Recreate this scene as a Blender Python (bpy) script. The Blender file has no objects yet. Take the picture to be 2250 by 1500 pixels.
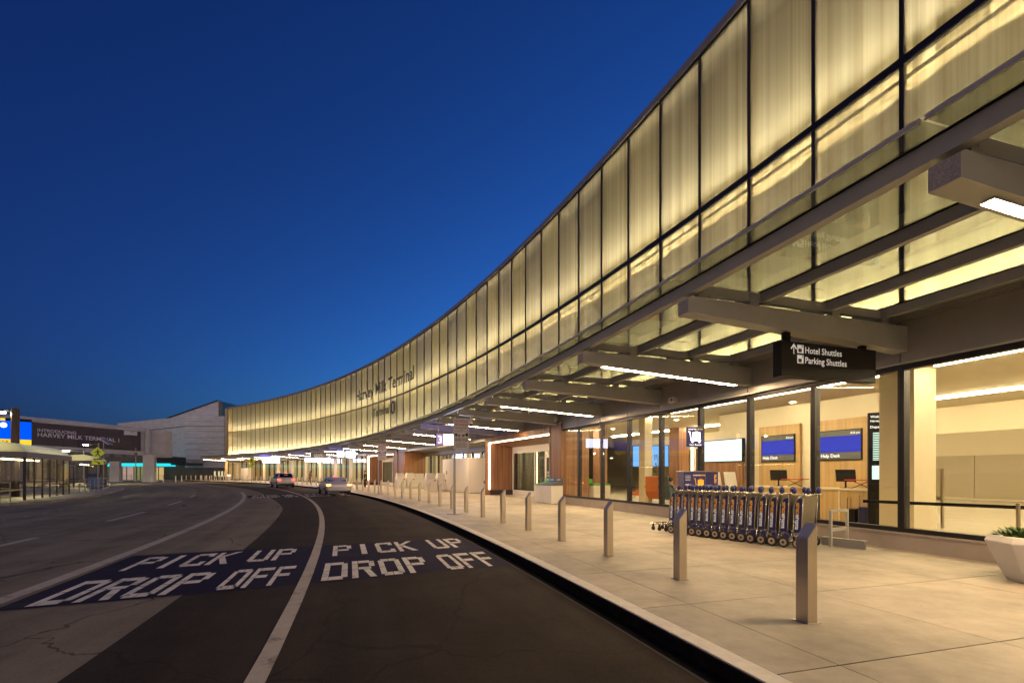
import bpy, bmesh, math, random
from math import sin, cos, pi, radians, atan2, hypot
from mathutils import Vector, Matrix
random.seed(7)
scene = bpy.context.scene
COL = scene.collection

# ------------------------------------------------------------------ camera, world, exposure
cam_d = bpy.data.cameras.new('camera'); cam = bpy.data.objects.new('camera', cam_d); COL.objects.link(cam)
cam.location = (0, 0, 1.6); cam.rotation_euler = (radians(90), 0, 0)
cam_d.sensor_width = 36; cam_d.sensor_fit = 'HORIZONTAL'; cam_d.lens = 1062 / 2250 * 36
cam_d.shift_y = 0.1278; cam_d.clip_start = 0.05; cam_d.clip_end = 3000
scene.camera = cam
w = bpy.data.worlds.new('World'); scene.world = w; w.use_nodes = True
nt = w.node_tree; bg = nt.nodes['Background']
sky = nt.nodes.new('ShaderNodeTexSky'); sky.sky_type = 'NISHITA'; sky.sun_disc = False
sky.sun_elevation = radians(-4.7); sky.sun_rotation = radians(42); sky.air_density = 1.0; sky.dust_density = 0.6; sky.ozone_density = 4.0
mulc = nt.nodes.new('ShaderNodeMix'); mulc.data_type = 'RGBA'; mulc.blend_type = 'MULTIPLY'; mulc.inputs[0].default_value = 1.0
mulc.inputs[7].default_value = (0.38, 1.38, 1.12, 1)
nt.links.new(sky.outputs[0], mulc.inputs[6])
bg.inputs[1].default_value = 11.6
# assumed western afterglow behind the photographer, added to light road and far building
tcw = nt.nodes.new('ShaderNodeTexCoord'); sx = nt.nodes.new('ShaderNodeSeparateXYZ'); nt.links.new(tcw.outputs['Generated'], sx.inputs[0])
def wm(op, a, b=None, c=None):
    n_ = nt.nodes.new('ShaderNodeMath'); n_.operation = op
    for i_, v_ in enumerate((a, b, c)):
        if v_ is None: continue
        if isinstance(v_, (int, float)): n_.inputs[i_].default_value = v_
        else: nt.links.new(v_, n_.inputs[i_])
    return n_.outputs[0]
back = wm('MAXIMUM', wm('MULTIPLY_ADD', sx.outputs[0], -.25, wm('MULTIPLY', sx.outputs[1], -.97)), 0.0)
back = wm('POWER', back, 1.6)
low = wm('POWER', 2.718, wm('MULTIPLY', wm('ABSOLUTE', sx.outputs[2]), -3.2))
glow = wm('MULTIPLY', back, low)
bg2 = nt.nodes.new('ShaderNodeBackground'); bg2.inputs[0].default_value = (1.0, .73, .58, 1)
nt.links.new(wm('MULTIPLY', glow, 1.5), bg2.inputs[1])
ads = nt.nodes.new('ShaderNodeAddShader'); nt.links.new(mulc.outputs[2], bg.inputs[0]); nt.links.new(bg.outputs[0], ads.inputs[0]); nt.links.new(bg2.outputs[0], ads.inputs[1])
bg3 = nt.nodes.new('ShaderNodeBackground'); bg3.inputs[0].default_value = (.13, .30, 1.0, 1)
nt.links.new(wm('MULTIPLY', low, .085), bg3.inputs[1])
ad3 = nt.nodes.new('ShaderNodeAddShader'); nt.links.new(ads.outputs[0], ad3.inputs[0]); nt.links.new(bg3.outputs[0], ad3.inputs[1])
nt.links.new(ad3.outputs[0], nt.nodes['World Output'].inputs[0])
vs = scene.view_settings
vs.view_transform = 'Standard'; vs.look = 'None'; vs.gamma = 1; vs.exposure = 0.14; vs.use_curve_mapping = False
scene.render.engine = 'CYCLES'
cy = scene.cycles
cy.use_denoising = True; cy.denoising_prefilter = 'ACCURATE'; cy.denoising_input_passes = 'RGB_ALBEDO_NORMAL'; cy.sample_clamp_indirect = 4; cy.caustics_reflective = False; cy.caustics_refractive = False
cy.max_bounces = 9; cy.diffuse_bounces = 4; cy.glossy_bounces = 4; cy.transparent_max_bounces = 24; cy.transmission_bounces = 6
try: cy.use_light_tree = True
except Exception: pass

# ------------------------------------------------------------------ the curve of the terminal
R = 182.303; CX, CY = -165.3708, -45.8368; TH0, DTH, L = 0.3117918, 0.0111753, 2.0373
def th(k): return TH0 + DTH * k
def pt(k, d=0.0):
    a = th(k); return (CX + (R - d) * cos(a), CY + (R - d) * sin(a))
def P3(k, d, z):
    p = pt(k, d); return (p[0], p[1], z)
def inv(X, Y):
    return (atan2(Y - CY, X - CX) - TH0) / DTH, R - hypot(X - CX, Y - CY)

# ------------------------------------------------------------------ materials
def mat(name, col, rough=0.6, metal=0.0, noise=0.0, nscale=5.0, bump=0.0, emit=None, estr=0.0, spec=None, coords='Object', stretch=None, col2=None, coat=0.0):
    m = bpy.data.materials.new(name); m.use_nodes = True
    n = m.node_tree.nodes; l = m.node_tree.links; b = n['Principled BSDF']
    b.inputs['Base Color'].default_value = (*col, 1); b.inputs['Roughness'].default_value = rough; b.inputs['Metallic'].default_value = metal
    if spec is not None: b.inputs['Specular IOR Level'].default_value = spec
    if coat: b.inputs['Coat Weight'].default_value = coat
    if emit: b.inputs['Emission Color'].default_value = (*emit, 1); b.inputs['Emission Strength'].default_value = estr
    if noise or bump:
        tc = n.new('ShaderNodeTexCoord'); mp = n.new('ShaderNodeMapping')
        l.new(tc.outputs[coords], mp.inputs[0])
        if stretch: mp.inputs['Scale'].default_value = stretch
        nz = n.new('ShaderNodeTexNoise'); nz.inputs['Scale'].default_value = nscale; nz.inputs['Detail'].default_value = 6; nz.inputs['Roughness'].default_value = 0.62
        l.new(mp.outputs[0], nz.inputs[0])
        if noise:
            rp = n.new('ShaderNodeValToRGB'); c2 = col2 or tuple(min(1, c * (1 + noise)) for c in col); c1 = tuple(c * (1 - noise) for c in col)
            rp.color_ramp.elements[0].position = 0.3; rp.color_ramp.elements[1].position = 0.7
            rp.color_ramp.elements[0].color = (*c1, 1); rp.color_ramp.elements[1].color = (*c2, 1)
            l.new(nz.outputs[0], rp.inputs[0]); l.new(rp.outputs[0], b.inputs['Base Color'])
        if bump:
            bp = n.new('ShaderNodeBump'); bp.inputs['Strength'].default_value = bump; bp.inputs['Distance'].default_value = 0.01
            l.new(nz.outputs[0], bp.inputs['Height']); l.new(bp.outputs[0], b.inputs['Normal'])
    return m
def emis(name, col, s):
    m = bpy.data.materials.new(name); m.use_nodes = True
    n = m.node_tree.nodes; n.clear(); e = n.new('ShaderNodeEmission'); o = n.new('ShaderNodeOutputMaterial')
    e.inputs[0].default_value = (*col, 1); e.inputs[1].default_value = s; m.node_tree.links.new(e.outputs[0], o.inputs[0]); return m
def glass(name, tint, ior=1.5, rough=0.02, diffuse=0.0, dcol=(.8, .8, .7), transl=0.0, gcol=(1, 1, 1)):
    m = bpy.data.materials.new(name); m.use_nodes = True
    n = m.node_tree.nodes; l = m.node_tree.links; n.clear(); o = n.new('ShaderNodeOutputMaterial')
    tr = n.new('ShaderNodeBsdfTransparent'); tr.inputs[0].default_value = (*tint, 1)
    g = n.new('ShaderNodeBsdfGlossy'); g.inputs['Roughness'].default_value = rough; g.inputs[0].default_value = (*gcol, 1)
    fr = n.new('ShaderNodeFresnel'); fr.inputs[0].default_value = ior
    base = tr.outputs[0]
    if diffuse:
        df = n.new('ShaderNodeBsdfDiffuse'); df.inputs[0].default_value = (*dcol, 1)
        mx = n.new('ShaderNodeMixShader'); mx.inputs[0].default_value = diffuse; l.new(base, mx.inputs[1]); l.new(df.outputs[0], mx.inputs[2]); base = mx.outputs[0]
    if transl:
        df = n.new('ShaderNodeBsdfTranslucent'); df.inputs[0].default_value = (*dcol, 1)
        mx = n.new('ShaderNodeMixShader'); mx.inputs[0].default_value = transl; l.new(base, mx.inputs[1]); l.new(df.outputs[0], mx.inputs[2]); base = mx.outputs[0]
    ge = n.new('ShaderNodeNewGeometry'); su = n.new('ShaderNodeMath'); su.operation = 'SUBTRACT'; su.inputs[0].default_value = 1.0; l.new(ge.outputs['Backfacing'], su.inputs[1])
    mu = n.new('ShaderNodeMath'); mu.operation = 'MULTIPLY'; l.new(su.outputs[0], mu.inputs[0]); l.new(fr.outputs[0], mu.inputs[1])
    mx = n.new('ShaderNodeMixShader'); l.new(mu.outputs[0], mx.inputs[0]); l.new(base, mx.inputs[1]); l.new(g.outputs[0], mx.inputs[2])
    l.new(mx.outputs[0], o.inputs[0]); return m
def add_wave(m, scale, lo, hi, axis='X', coords='Object', rough=None):
    """stripes (slats, grain) in a material's own colour"""
    n = m.node_tree.nodes; l = m.node_tree.links; b = n['Principled BSDF']
    tc = n.new('ShaderNodeTexCoord'); wv = n.new('ShaderNodeTexNoise'); mp = n.new('ShaderNodeMapping')
    s = {'X': (scale, .02 * scale, .02 * scale), 'Y': (.02 * scale, scale, .02 * scale), 'Z': (.02 * scale, .02 * scale, scale), 'XY': (scale, scale, .02 * scale)}[axis]
    mp.inputs['Scale'].default_value = s; wv.inputs['Scale'].default_value = 1; wv.inputs['Detail'].default_value = 3
    rp = n.new('ShaderNodeValToRGB'); rp.color_ramp.elements[0].position = .35; rp.color_ramp.elements[1].position = .65
    rp.color_ramp.elements[0].color = (*lo, 1); rp.color_ramp.elements[1].color = (*hi, 1)
    l.new(tc.outputs[coords], mp.inputs[0]); l.new(mp.outputs[0], wv.inputs[0]); l.new(wv.outputs[0], rp.inputs[0]); l.new(rp.outputs[0], b.inputs['Base Color'])
    return m

def polar(n, l):
    """(distance across the road, distance along it) so that wear follows the bend"""
    tc = n.new('ShaderNodeTexCoord'); sp = n.new('ShaderNodeSeparateXYZ'); l.new(tc.outputs['Object'], sp.inputs[0])
    def m(op, a, b=None):
        q = n.new('ShaderNodeMath'); q.operation = op
        for i_, v_ in enumerate((a, b)):
            if v_ is None: continue
            if isinstance(v_, (int, float)): q.inputs[i_].default_value = v_
            else: l.new(v_, q.inputs[i_])
        return q.outputs[0]
    dx = m('SUBTRACT', sp.outputs[0], CX); dy = m('SUBTRACT', sp.outputs[1], CY)
    rr = m('SQRT', m('ADD', m('MULTIPLY', dx, dx), m('MULTIPLY', dy, dy))); an = m('MULTIPLY', m('ARCTAN2', dy, dx), R)
    return tc, m, m('SUBTRACT', R, rr), an
def asphalt(name, c, c2, tracks=.3, crack=.5):
    m_ = bpy.data.materials.new(name); m_.use_nodes = True
    n = m_.node_tree.nodes; l = m_.node_tree.links; b = n['Principled BSDF']
    tc, m, dd, aa = polar(n, l)
    cb_ = n.new('ShaderNodeCombineXYZ'); l.new(m('MULTIPLY', dd, 2.4), cb_.inputs[0]); l.new(m('MULTIPLY', aa, .09), cb_.inputs[1])
    st = n.new('ShaderNodeTexNoise'); st.inputs['Scale'].default_value = 1.0; st.inputs['Detail'].default_value = 6; l.new(cb_.outputs[0], st.inputs[0])
    a = n.new('ShaderNodeTexNoise'); a.inputs['Scale'].default_value = .55; a.inputs['Detail'].default_value = 9; a.inputs['Roughness'].default_value = .7; l.new(tc.outputs['Object'], a.inputs[0])
    f = n.new('ShaderNodeTexNoise'); f.inputs['Scale'].default_value = 45; f.inputs['Detail'].default_value = 3; f.inputs['Roughness'].default_value = .9; l.new(tc.outputs['Object'], f.inputs[0])
    tr = m('COSINE', m('MULTIPLY', m('SUBTRACT', dd, 8.72), 2 * pi / 1.92))
    v = m('ADD', m('MULTIPLY', a.outputs[0], .5), m('MULTIPLY', st.outputs[0], .3)); v = m('ADD', v, m('MULTIPLY', f.outputs[0], .42)); v = m('ADD', v, m('MULTIPLY', tr, -.035 * tracks))
    rp = n.new('ShaderNodeValToRGB'); rp.color_ramp.elements[0].position = .48; rp.color_ramp.elements[1].position = .76
    rp.color_ramp.elements[0].color = (*c, 1); rp.color_ramp.elements[1].color = (*c2, 1); l.new(v, rp.inputs[0])
    # thin sealed cracks and dark drips
    wn = n.new('ShaderNodeTexNoise'); wn.inputs['Scale'].default_value = 1.3; wn.inputs['Detail'].default_value = 4; l.new(tc.outputs['Object'], wn.inputs[0])
    va = n.new('ShaderNodeVectorMath'); va.operation = 'MULTIPLY_ADD'; l.new(wn.outputs['Color'], va.inputs[0]); va.inputs[1].default_value = (.9, .9, 0); l.new(tc.outputs['Object'], va.inputs[2])
    vo = n.new('ShaderNodeTexVoronoi'); vo.feature = 'DISTANCE_TO_EDGE'; vo.inputs['Scale'].default_value = .33; l.new(va.outputs[0], vo.inputs[0])
    cr = m('LESS_THAN', vo.outputs['Distance'], .0042)
    vd = n.new('ShaderNodeTexVoronoi'); vd.inputs['Scale'].default_value = 1.5; l.new(tc.outputs['Object'], vd.inputs[0])
    dr = m('LESS_THAN', vd.outputs['Distance'], .055)
    k_ = m('MINIMUM', m('ADD', m('MULTIPLY', cr, crack), m('MULTIPLY', dr, .35)), 1.0)
    mx = n.new('ShaderNodeMix'); mx.data_type = 'RGBA'; l.new(k_, mx.inputs[0]); l.new(rp.outputs[0], mx.inputs[6]); mx.inputs[7].default_value = (.012, .011, .010, 1)
    l.new(mx.outputs[2], b.inputs['Base Color'])
    b.inputs['Roughness'].default_value = .85; b.inputs['Specular IOR Level'].default_value = .15
    bp = n.new('ShaderNodeBump'); bp.inputs['Strength'].default_value = .6; bp.inputs['Distance'].default_value = .008
    l.new(f.outputs[0], bp.inputs['Height']); l.new(bp.outputs[0], b.inputs['Normal'])
    return m_
def worn(name, c, under, amount=.45, scale=3.0, spec=.15):
    """painted marking worn through to the surface below in patches"""
    m_ = bpy.data.materials.new(name); m_.use_nodes = True
    n = m_.node_tree.nodes; l = m_.node_tree.links; b = n['Principled BSDF']; tc = n.new('ShaderNodeTexCoord')
    a = n.new('ShaderNodeTexNoise'); a.inputs['Scale'].default_value = scale; a.inputs['Detail'].default_value = 10; a.inputs['Roughness'].default_value = .8; l.new(tc.outputs['Object'], a.inputs[0])
    rp = n.new('ShaderNodeValToRGB'); rp.color_ramp.elements[0].position = amount - .10; rp.color_ramp.elements[1].position = amount + .05
    rp.color_ramp.elements[0].color = (*under, 1); rp.color_ramp.elements[1].color = (*c, 1); e = rp.color_ramp.elements.new(amount + .22); e.color = (*[q * 1.15 for q in c], 1)
    l.new(a.outputs[0], rp.inputs[0]); l.new(rp.outputs[0], b.inputs['Base Color']); b.inputs['Roughness'].default_value = .75; b.inputs['Specular IOR Level'].default_value = spec
    return m_
def pavement(name, c):
    m_ = bpy.data.materials.new(name); m_.use_nodes = True
    n = m_.node_tree.nodes; l = m_.node_tree.links; b = n['Principled BSDF']; tc = n.new('ShaderNodeTexCoord')
    a = n.new('ShaderNodeTexNoise'); a.inputs['Scale'].default_value = .8; a.inputs['Detail'].default_value = 9; a.inputs['Roughness'].default_value = .72; l.new(tc.outputs['Object'], a.inputs[0])
    rp = n.new('ShaderNodeValToRGB'); rp.color_ramp.elements[0].position = .32; rp.color_ramp.elements[1].position = .62
    rp.color_ramp.elements[0].color = (*[q * .62 for q in c], 1); rp.color_ramp.elements[1].color = (*[q * 1.06 for q in c], 1); l.new(a.outputs[0], rp.inputs[0])
    v = n.new('ShaderNodeTexVoronoi'); v.inputs['Scale'].default_value = 1.7; l.new(tc.outputs['Object'], v.inputs[0])
    lt = n.new('ShaderNodeMath'); lt.operation = 'LESS_THAN'; lt.inputs[1].default_value = .028; l.new(v.outputs['Distance'], lt.inputs[0])
    mu = n.new('ShaderNodeMath'); mu.operation = 'MULTIPLY'; mu.inputs[1].default_value = .6; l.new(lt.outputs[0], mu.inputs[0])
    mx = n.new('ShaderNodeMix'); mx.data_type = 'RGBA'; l.new(mu.outputs[0], mx.inputs[0]); l.new(rp.outputs[0], mx.inputs[6]); mx.inputs[7].default_value = (.10, .085, .07, 1)
    l.new(mx.outputs[2], b.inputs['Base Color']); b.inputs['Roughness'].default_value = .6; b.inputs['Specular IOR Level'].default_value = .3
    f = n.new('ShaderNodeTexNoise'); f.inputs['Scale'].default_value = 70; f.inputs['Detail'].default_value = 3; l.new(tc.outputs['Object'], f.inputs[0])
    bp = n.new('ShaderNodeBump'); bp.inputs['Strength'].default_value = .25; bp.inputs['Distance'].default_value = .004; l.new(f.outputs[0], bp.inputs['Height']); l.new(bp.outputs[0], b.inputs['Normal'])
    return m_

M = dict(
    asphalt=asphalt('asphalt_old', (.16, .138, .104), (.32, .278, .212), 1.0, .55),
    asphalt_new=asphalt('asphalt_new', (.024, .018, .014), (.062, .047, .036), .8, .4),
    ground=mat('ground_asphalt', (.06, .058, .055), .85, noise=.3, nscale=.3),
    concrete=pavement('sidewalk_concrete', (.45, .405, .33)), concrete2=pavement('sidewalk_concrete_b', (.41, .372, .305)), concrete3=pavement('sidewalk_concrete_c', (.48, .43, .345)),
    kerb=mat('kerb_concrete', (.74, .70, .62), .7, noise=.12, nscale=6, bump=.3),
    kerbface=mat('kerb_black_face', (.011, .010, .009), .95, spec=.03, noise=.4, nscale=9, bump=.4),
    paint=worn('road_paint', (.80, .75, .66), (.16, .14, .12), .40),
    paint_line=worn('line_paint', (.52, .47, .39), (.10, .085, .07), .40),
    blueband=worn('navy_road_paint', (.020, .016, .040), (.045, .038, .045), .42, 1.6, .08),
    mullion=mat('black_mullion', (.018, .016, .02), .4, .3),
    greymetal=mat('grey_painted_steel', (.42, .42, .39), .5, .1, noise=.05, nscale=3),
    panel=mat('grey_metal_panel', (.36, .34, .32), .38, .45, noise=.04, nscale=1.5),
    beamend=mat('raw_beam_end', (.42, .38, .33), .5, .15, noise=.4, nscale=60, bump=.6),
    stone=mat('plinth_stone', (.36, .31, .28), .25, 0.1, noise=.1, nscale=2),
    steel=mat('brushed_steel', (.66, .57, .46), .30, .95, noise=.1, nscale=3, stretch=(40, 40, .6)),
    chrome=mat('chrome_tube', (.6, .57, .52), .2, 1.0),
    wood=add_wave(mat('walnut_panel', (.22, .11, .055), .45), 12, (.17, .078, .036), (.30, .15, .075), 'XY'),
    oak=add_wave(mat('oak_panel', (.55, .36, .16), .45), 10, (.48, .31, .14), (.62, .42, .20), 'XY'),
    cream=mat('cream_wall', (.74, .66, .50), .6),
    white=mat('white_laminate', (.72, .68, .62), .4),
    floor=mat('terrazzo_floor', (.62, .56, .45), .22, noise=.06, nscale=1.2),
    black=mat('black_plastic', (.009, .008, .008), .5, spec=.2),
    rubber=mat('rubber', (.03, .028, .026), .7),
    navy=mat('navy_panel', (.018, .016, .10), .4),
    knob=mat('blue_plastic', (.02, .025, .16), .35),
    orange=mat('orange_felt', (.55, .16, .04), .8),
    slate=mat('slate_felt', (.06, .09, .12), .85),
    green=mat('green_laminate', (.06, .30, .03), .5),
    blue=mat('blue_laminate', (.03, .14, .42), .5),
    darkgrey=mat('dark_grey_laminate', (.10, .11, .12), .5),
    yellow=mat('yellow_sign_paint', (.55, .62, .02), .45, emit=(.7, .8, .05), estr=.12),
    planter=mat('white_planter', (.70, .66, .60), .45, noise=.04, nscale=3),
    soil=mat('soil', (.09, .045, .02), .95, noise=.5, nscale=30, bump=.5),
    leaf=mat('leaf', (.07, .13, .03), .5, noise=.4, nscale=12),
    conc2=mat('pale_board_concrete', (.66, .68, .72), .8, noise=.14, nscale=.6, stretch=(1, 1, 3)),
    conc3=mat('bridge_concrete', (.58, .56, .54), .8, noise=.16, nscale=.5),
    darkbase=mat('dark_base_wall', (.07, .07, .06), .35, noise=.4, nscale=.6),
    roofdark=mat('dark_roof_metal', (.03, .035, .035), .6, noise=.4, nscale=1),
    banner=mat('banner_vinyl', (.065, .045, .055), .5, noise=.15, nscale=.6),
    lettergrey=mat('banner_letter', (.75, .72, .78), .5),
    black_letter=mat('black_letter', (.012, .010, .012), .45),
    white_letter=mat('white_letter', (.75, .74, .72), .5, emit=(.9, .9, .88), estr=.25),
    carpaint_white=mat('white_car_paint', (.68, .66, .62), .3, .1, coat=.6),
    carpaint_silver=mat('silver_car_paint', (.60, .59, .60), .3, .2, coat=.6),
    carglass=mat('car_glass', (.012, .012, .015), .08, .0, spec=.8),
    tail=mat('tail_light', (.4, .02, .02), .3, emit=(1, .06, .03), estr=5),
    amber=mat('amber_light', (.5, .2, .05), .3, emit=(1, .28, .05), estr=9),
    skin=mat('skin', (.48, .28, .18), .55), hair=mat('hair', (.03, .02, .015), .6),
    redcloth=mat('red_cloth', (.45, .10, .09), .85), darkcloth=mat('dark_cloth', (.02, .02, .03), .85), greycloth=mat('grey_cloth', (.12, .14, .16), .85),
    creamglow=mat('shelter_roof', (.62, .60, .45), .6),
    bronze=mat('bronze_frame', (.05, .035, .035), .45, .4),
    tin=mat('galvanised', (.34, .34, .33), .5, .6),
    concface=mat('end_wall_beige', (.62, .47, .25), .6),
)
M['facade_inner'] = add_wave(mat('pleated_inner_screen', (.6, .5, .3), .7), 2.6, (.78, .72, .54), (.93, .88, .70), 'XY')  # stripes imitate pleat shading within the screen's base colour
M['led'] = emis('led_strip', (1, .68, .37), 185)
M['led_soft'] = emis('led_portal', (1, .74, .42), 22)
M['ceil'] = emis('ceiling_line_light', (1, .83, .56), 76)
M['cavity'] = emis('cavity_led', (1, .86, .60), 135)
M['cavity2'] = emis('cavity_led_upper', (1, .86, .60), 40)
M['litwhite'] = emis('sign_white', (.62, .66, 1), 15)
M['litpurple'] = emis('sign_purple', (.22, .20, 1), 16)
M['screenblue'] = emis('screen_blue', (.05, .06, .52), 1.3)
M['screenwhite'] = emis('screen_white', (.75, .95, 1), 1.7)
M['signblue'] = emis('sign_blue', (.0, .08, .85), 1.2)
M['signyellow'] = emis('sign_yellow', (.95, .62, .02), 1.1)
M['signtxt'] = emis('sign_text', (1, 1, 1), 1.6)
M['teal'] = emis('teal_light', (.02, .55, .62), 1.4)
M['warmwin'] = emis('warm_window', (.9, .75, .42), .8)
M['lamp'] = emis('street_lamp_glow', (1, .88, .48), 900)
M['exit'] = emis('exit_green', (.1, .8, .3), .8)
M['orangewin'] = emis('orange_sign', (1, .33, .05), 2.0)
M['creamglow'] = glass('vault_fabric', (.5, .5, .4), 1.3, .3, transl=.85, dcol=(.8, .8, .6))
M['door_glass'] = glass('door_glass', (.42, .43, .42), 1.5, .0)
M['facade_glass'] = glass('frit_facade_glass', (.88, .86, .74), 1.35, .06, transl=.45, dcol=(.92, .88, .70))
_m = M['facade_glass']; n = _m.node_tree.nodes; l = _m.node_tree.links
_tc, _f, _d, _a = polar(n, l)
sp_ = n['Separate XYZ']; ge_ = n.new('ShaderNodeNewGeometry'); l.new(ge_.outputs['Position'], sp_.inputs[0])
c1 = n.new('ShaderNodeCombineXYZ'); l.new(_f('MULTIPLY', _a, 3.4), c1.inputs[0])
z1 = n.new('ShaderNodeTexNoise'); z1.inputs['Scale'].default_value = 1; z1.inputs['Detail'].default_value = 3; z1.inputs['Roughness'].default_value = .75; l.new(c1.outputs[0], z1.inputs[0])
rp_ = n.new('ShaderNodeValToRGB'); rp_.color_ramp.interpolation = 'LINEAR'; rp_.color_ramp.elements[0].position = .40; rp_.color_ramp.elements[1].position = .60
rp_.color_ramp.elements[0].color = (.74, .69, .53, 1); rp_.color_ramp.elements[1].color = (1, .97, .82, 1); l.new(z1.outputs[0], rp_.inputs[0])  # stripes put the shading of the pleats behind into the glass colour
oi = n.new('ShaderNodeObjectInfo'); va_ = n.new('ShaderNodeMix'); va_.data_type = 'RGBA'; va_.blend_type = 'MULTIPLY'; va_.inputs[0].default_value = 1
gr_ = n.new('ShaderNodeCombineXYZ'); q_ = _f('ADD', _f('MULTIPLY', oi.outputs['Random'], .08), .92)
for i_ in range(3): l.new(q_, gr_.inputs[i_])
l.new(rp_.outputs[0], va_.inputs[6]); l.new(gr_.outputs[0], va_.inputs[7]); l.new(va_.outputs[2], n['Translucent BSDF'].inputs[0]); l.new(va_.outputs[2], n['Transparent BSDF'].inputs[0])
M['clear'] = glass('window_glass', (.93, .92, .84), 1.45, .0)
M['canopy_glass'] = glass('canopy_glass', (.70, .71, .64), 1.4, .04, transl=.06, dcol=(.5, .5, .4))

# ------------------------------------------------------------------ mesh builder
class MB:
    def __init__(s): s.v = []; s.f = []; s.m = []
    def add(s, vs, fs, mi=0):
        o = len(s.v); s.v += [tuple(p) for p in vs]; s.f += [tuple(i + o for i in f) for f in fs]; s.m += [mi] * len(fs); return s
    def box(s, x0, x1, y0, y1, z0, z1, mi=0, rz=0, c=(0, 0)):
        vs = [(x, y, z) for z in (z0, z1) for x, y in ((x0, y0), (x1, y0), (x1, y1), (x0, y1))]
        if rz: vs = [(c[0] + (x - c[0]) * cos(rz) - (y - c[1]) * sin(rz), c[1] + (x - c[0]) * sin(rz) + (y - c[1]) * cos(rz), z) for x, y, z in vs]
        return s.add(vs, [(3, 2, 1, 0), (4, 5, 6, 7), (0, 1, 5, 4), (1, 2, 6, 5), (2, 3, 7, 6), (3, 0, 4, 7)], mi)
    def hexa(s, a, b, mi=0):  # two quads -> solid
        n = len(a); return s.add(list(a) + list(b), [tuple(range(n - 1, -1, -1)), tuple(range(n, 2 * n))] + [(i, (i + 1) % n, n + (i + 1) % n, n + i) for i in range(n)], mi)
    def arcbox(s, k0, k1, d0, d1, z0, z1, step=1.0, mi=0):
        n = max(1, int(round(abs(k1 - k0) / step))); ks = [k0 + (k1 - k0) * i / n for i in range(n + 1)]
        vs = []
        for k in ks: vs += [P3(k, d0, z0), P3(k, d1, z0), P3(k, d1, z1), P3(k, d0, z1)]
        fs = [(0, 1, 2, 3), tuple(4 * n + i for i in (3, 2, 1, 0))]
        for i in range(n):
            a = 4 * i; b = a + 4
            for j in range(4): fs.append((a + j, b + j, b + (j + 1) % 4, a + (j + 1) % 4))
        return s.add(vs, fs, mi)
    def arcsheet(s, k0, k1, d0, d1, z, step=1.0, mi=0):
        n = max(1, int(round(abs(k1 - k0) / step)))
        vs = []
        for i in range(n + 1):
            k = k0 + (k1 - k0) * i / n; vs += [P3(k, d0, z), P3(k, d1, z)]
        return s.add(vs, [(2 * i, 2 * i + 1, 2 * i + 3, 2 * i + 2) for i in range(n)], mi)
    def tube(s, pts, r, n=8, mi=0, closed=False, r1=None):
        pts = [Vector(p) for p in pts]; N = len(pts); vs = []; up = None
        for i, p in enumerate(pts):
            if closed: t = (pts[(i + 1) % N] - pts[i - 1])
            else: t = pts[min(i + 1, N - 1)] - pts[max(i - 1, 0)]
            t.normalize()
            if up is None: up = Vector((0, 0, 1)) if abs(t.z) < .9 else Vector((1, 0, 0))
            a = t.cross(up)
            if a.length < 1e-4: a = t.cross(Vector((0, 1, 0)))
            a.normalize(); b = a.cross(t); b.normalize()
            rr = r if r1 is None else r + (r1 - r) * i / (N - 1)
            for j in range(n): vs.append(p + (a * cos(2 * pi * j / n) + b * sin(2 * pi * j / n)) * rr)
            up = b
        fs = []
        for i in range(N if closed else N - 1):
            i2 = (i + 1) % N
            for j in range(n): fs.append((i * n + j, i * n + (j + 1) % n, i2 * n + (j + 1) % n, i2 * n + j))
        if not closed: fs += [tuple(range(n))[::-1], tuple((N - 1) * n + j for j in range(n))]
        return s.add(vs, fs, mi)
    def cyl(s, p0, p1, r, n=12, mi=0, r1=None): return s.tube([p0, p1], r, n, mi, r1=r1)
    def ball(s, c, r, n=10, mi=0, sc=(1, 1, 1)):
        vs = []; m2 = n // 2
        for i in range(1, m2):
            a = pi * i / m2
            for j in range(n): vs.append((c[0] + r * sc[0] * sin(a) * cos(2 * pi * j / n), c[1] + r * sc[1] * sin(a) * sin(2 * pi * j / n), c[2] + r * sc[2] * cos(a)))
        vs += [(c[0], c[1], c[2] + r * sc[2]), (c[0], c[1], c[2] - r * sc[2])]
        fs = [(i * n + j, i * n + (j + 1) % n, (i + 1) * n + (j + 1) % n, (i + 1) * n + j) for i in range(m2 - 2) for j in range(n)]
        t = len(vs) - 2; fs += [(t, (j + 1) % n, j) for j in range(n)] + [(t + 1, (m2 - 2) * n + j, (m2 - 2) * n + (j + 1) % n) for j in range(n)]
        return s.add(vs, fs, mi)
    def text(s, body, fn, width=None, cap=1.0, mi=0, align='L', thick=None):
        vs, fs, capn = font_geo(body)
        sy = cap / capn; xs = [v[0] for v in vs]; x0, x1 = min(xs), max(xs)
        sx = sy if width is None else width / (x1 - x0)
        off = {'L': 0, 'C': -(x1 - x0) * sx / 2, 'R': -(x1 - x0) * sx}[align]
        base = [fn((v[0] - x0) * sx + off, v[1] * sy) for v in vs]
        return s.add(base, fs, mi)
    def build(s, name, mats, parent=None, smooth=False, bevel=0.0, loc=None, recalc=True):
        me = bpy.data.meshes.new(name); me.from_pydata([tuple(v) for v in s.v], [], s.f)
        for m_ in (mats if isinstance(mats, (list, tuple)) else [mats]): me.materials.append(m_)
        for p, mi in zip(me.polygons, s.m): p.material_index = mi; p.use_smooth = smooth
        if recalc:
            bm = bmesh.new(); bm.from_mesh(me); bmesh.ops.recalc_face_normals(bm, faces=bm.faces[:]); bm.to_mesh(me); bm.free()
        me.update()
        o = bpy.data.objects.new(name, me); COL.objects.link(o)
        if parent is not None: o.parent = parent
        if loc is not None:
            me.transform(Matrix.Translation(-Vector(loc))); o.location = loc
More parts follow.
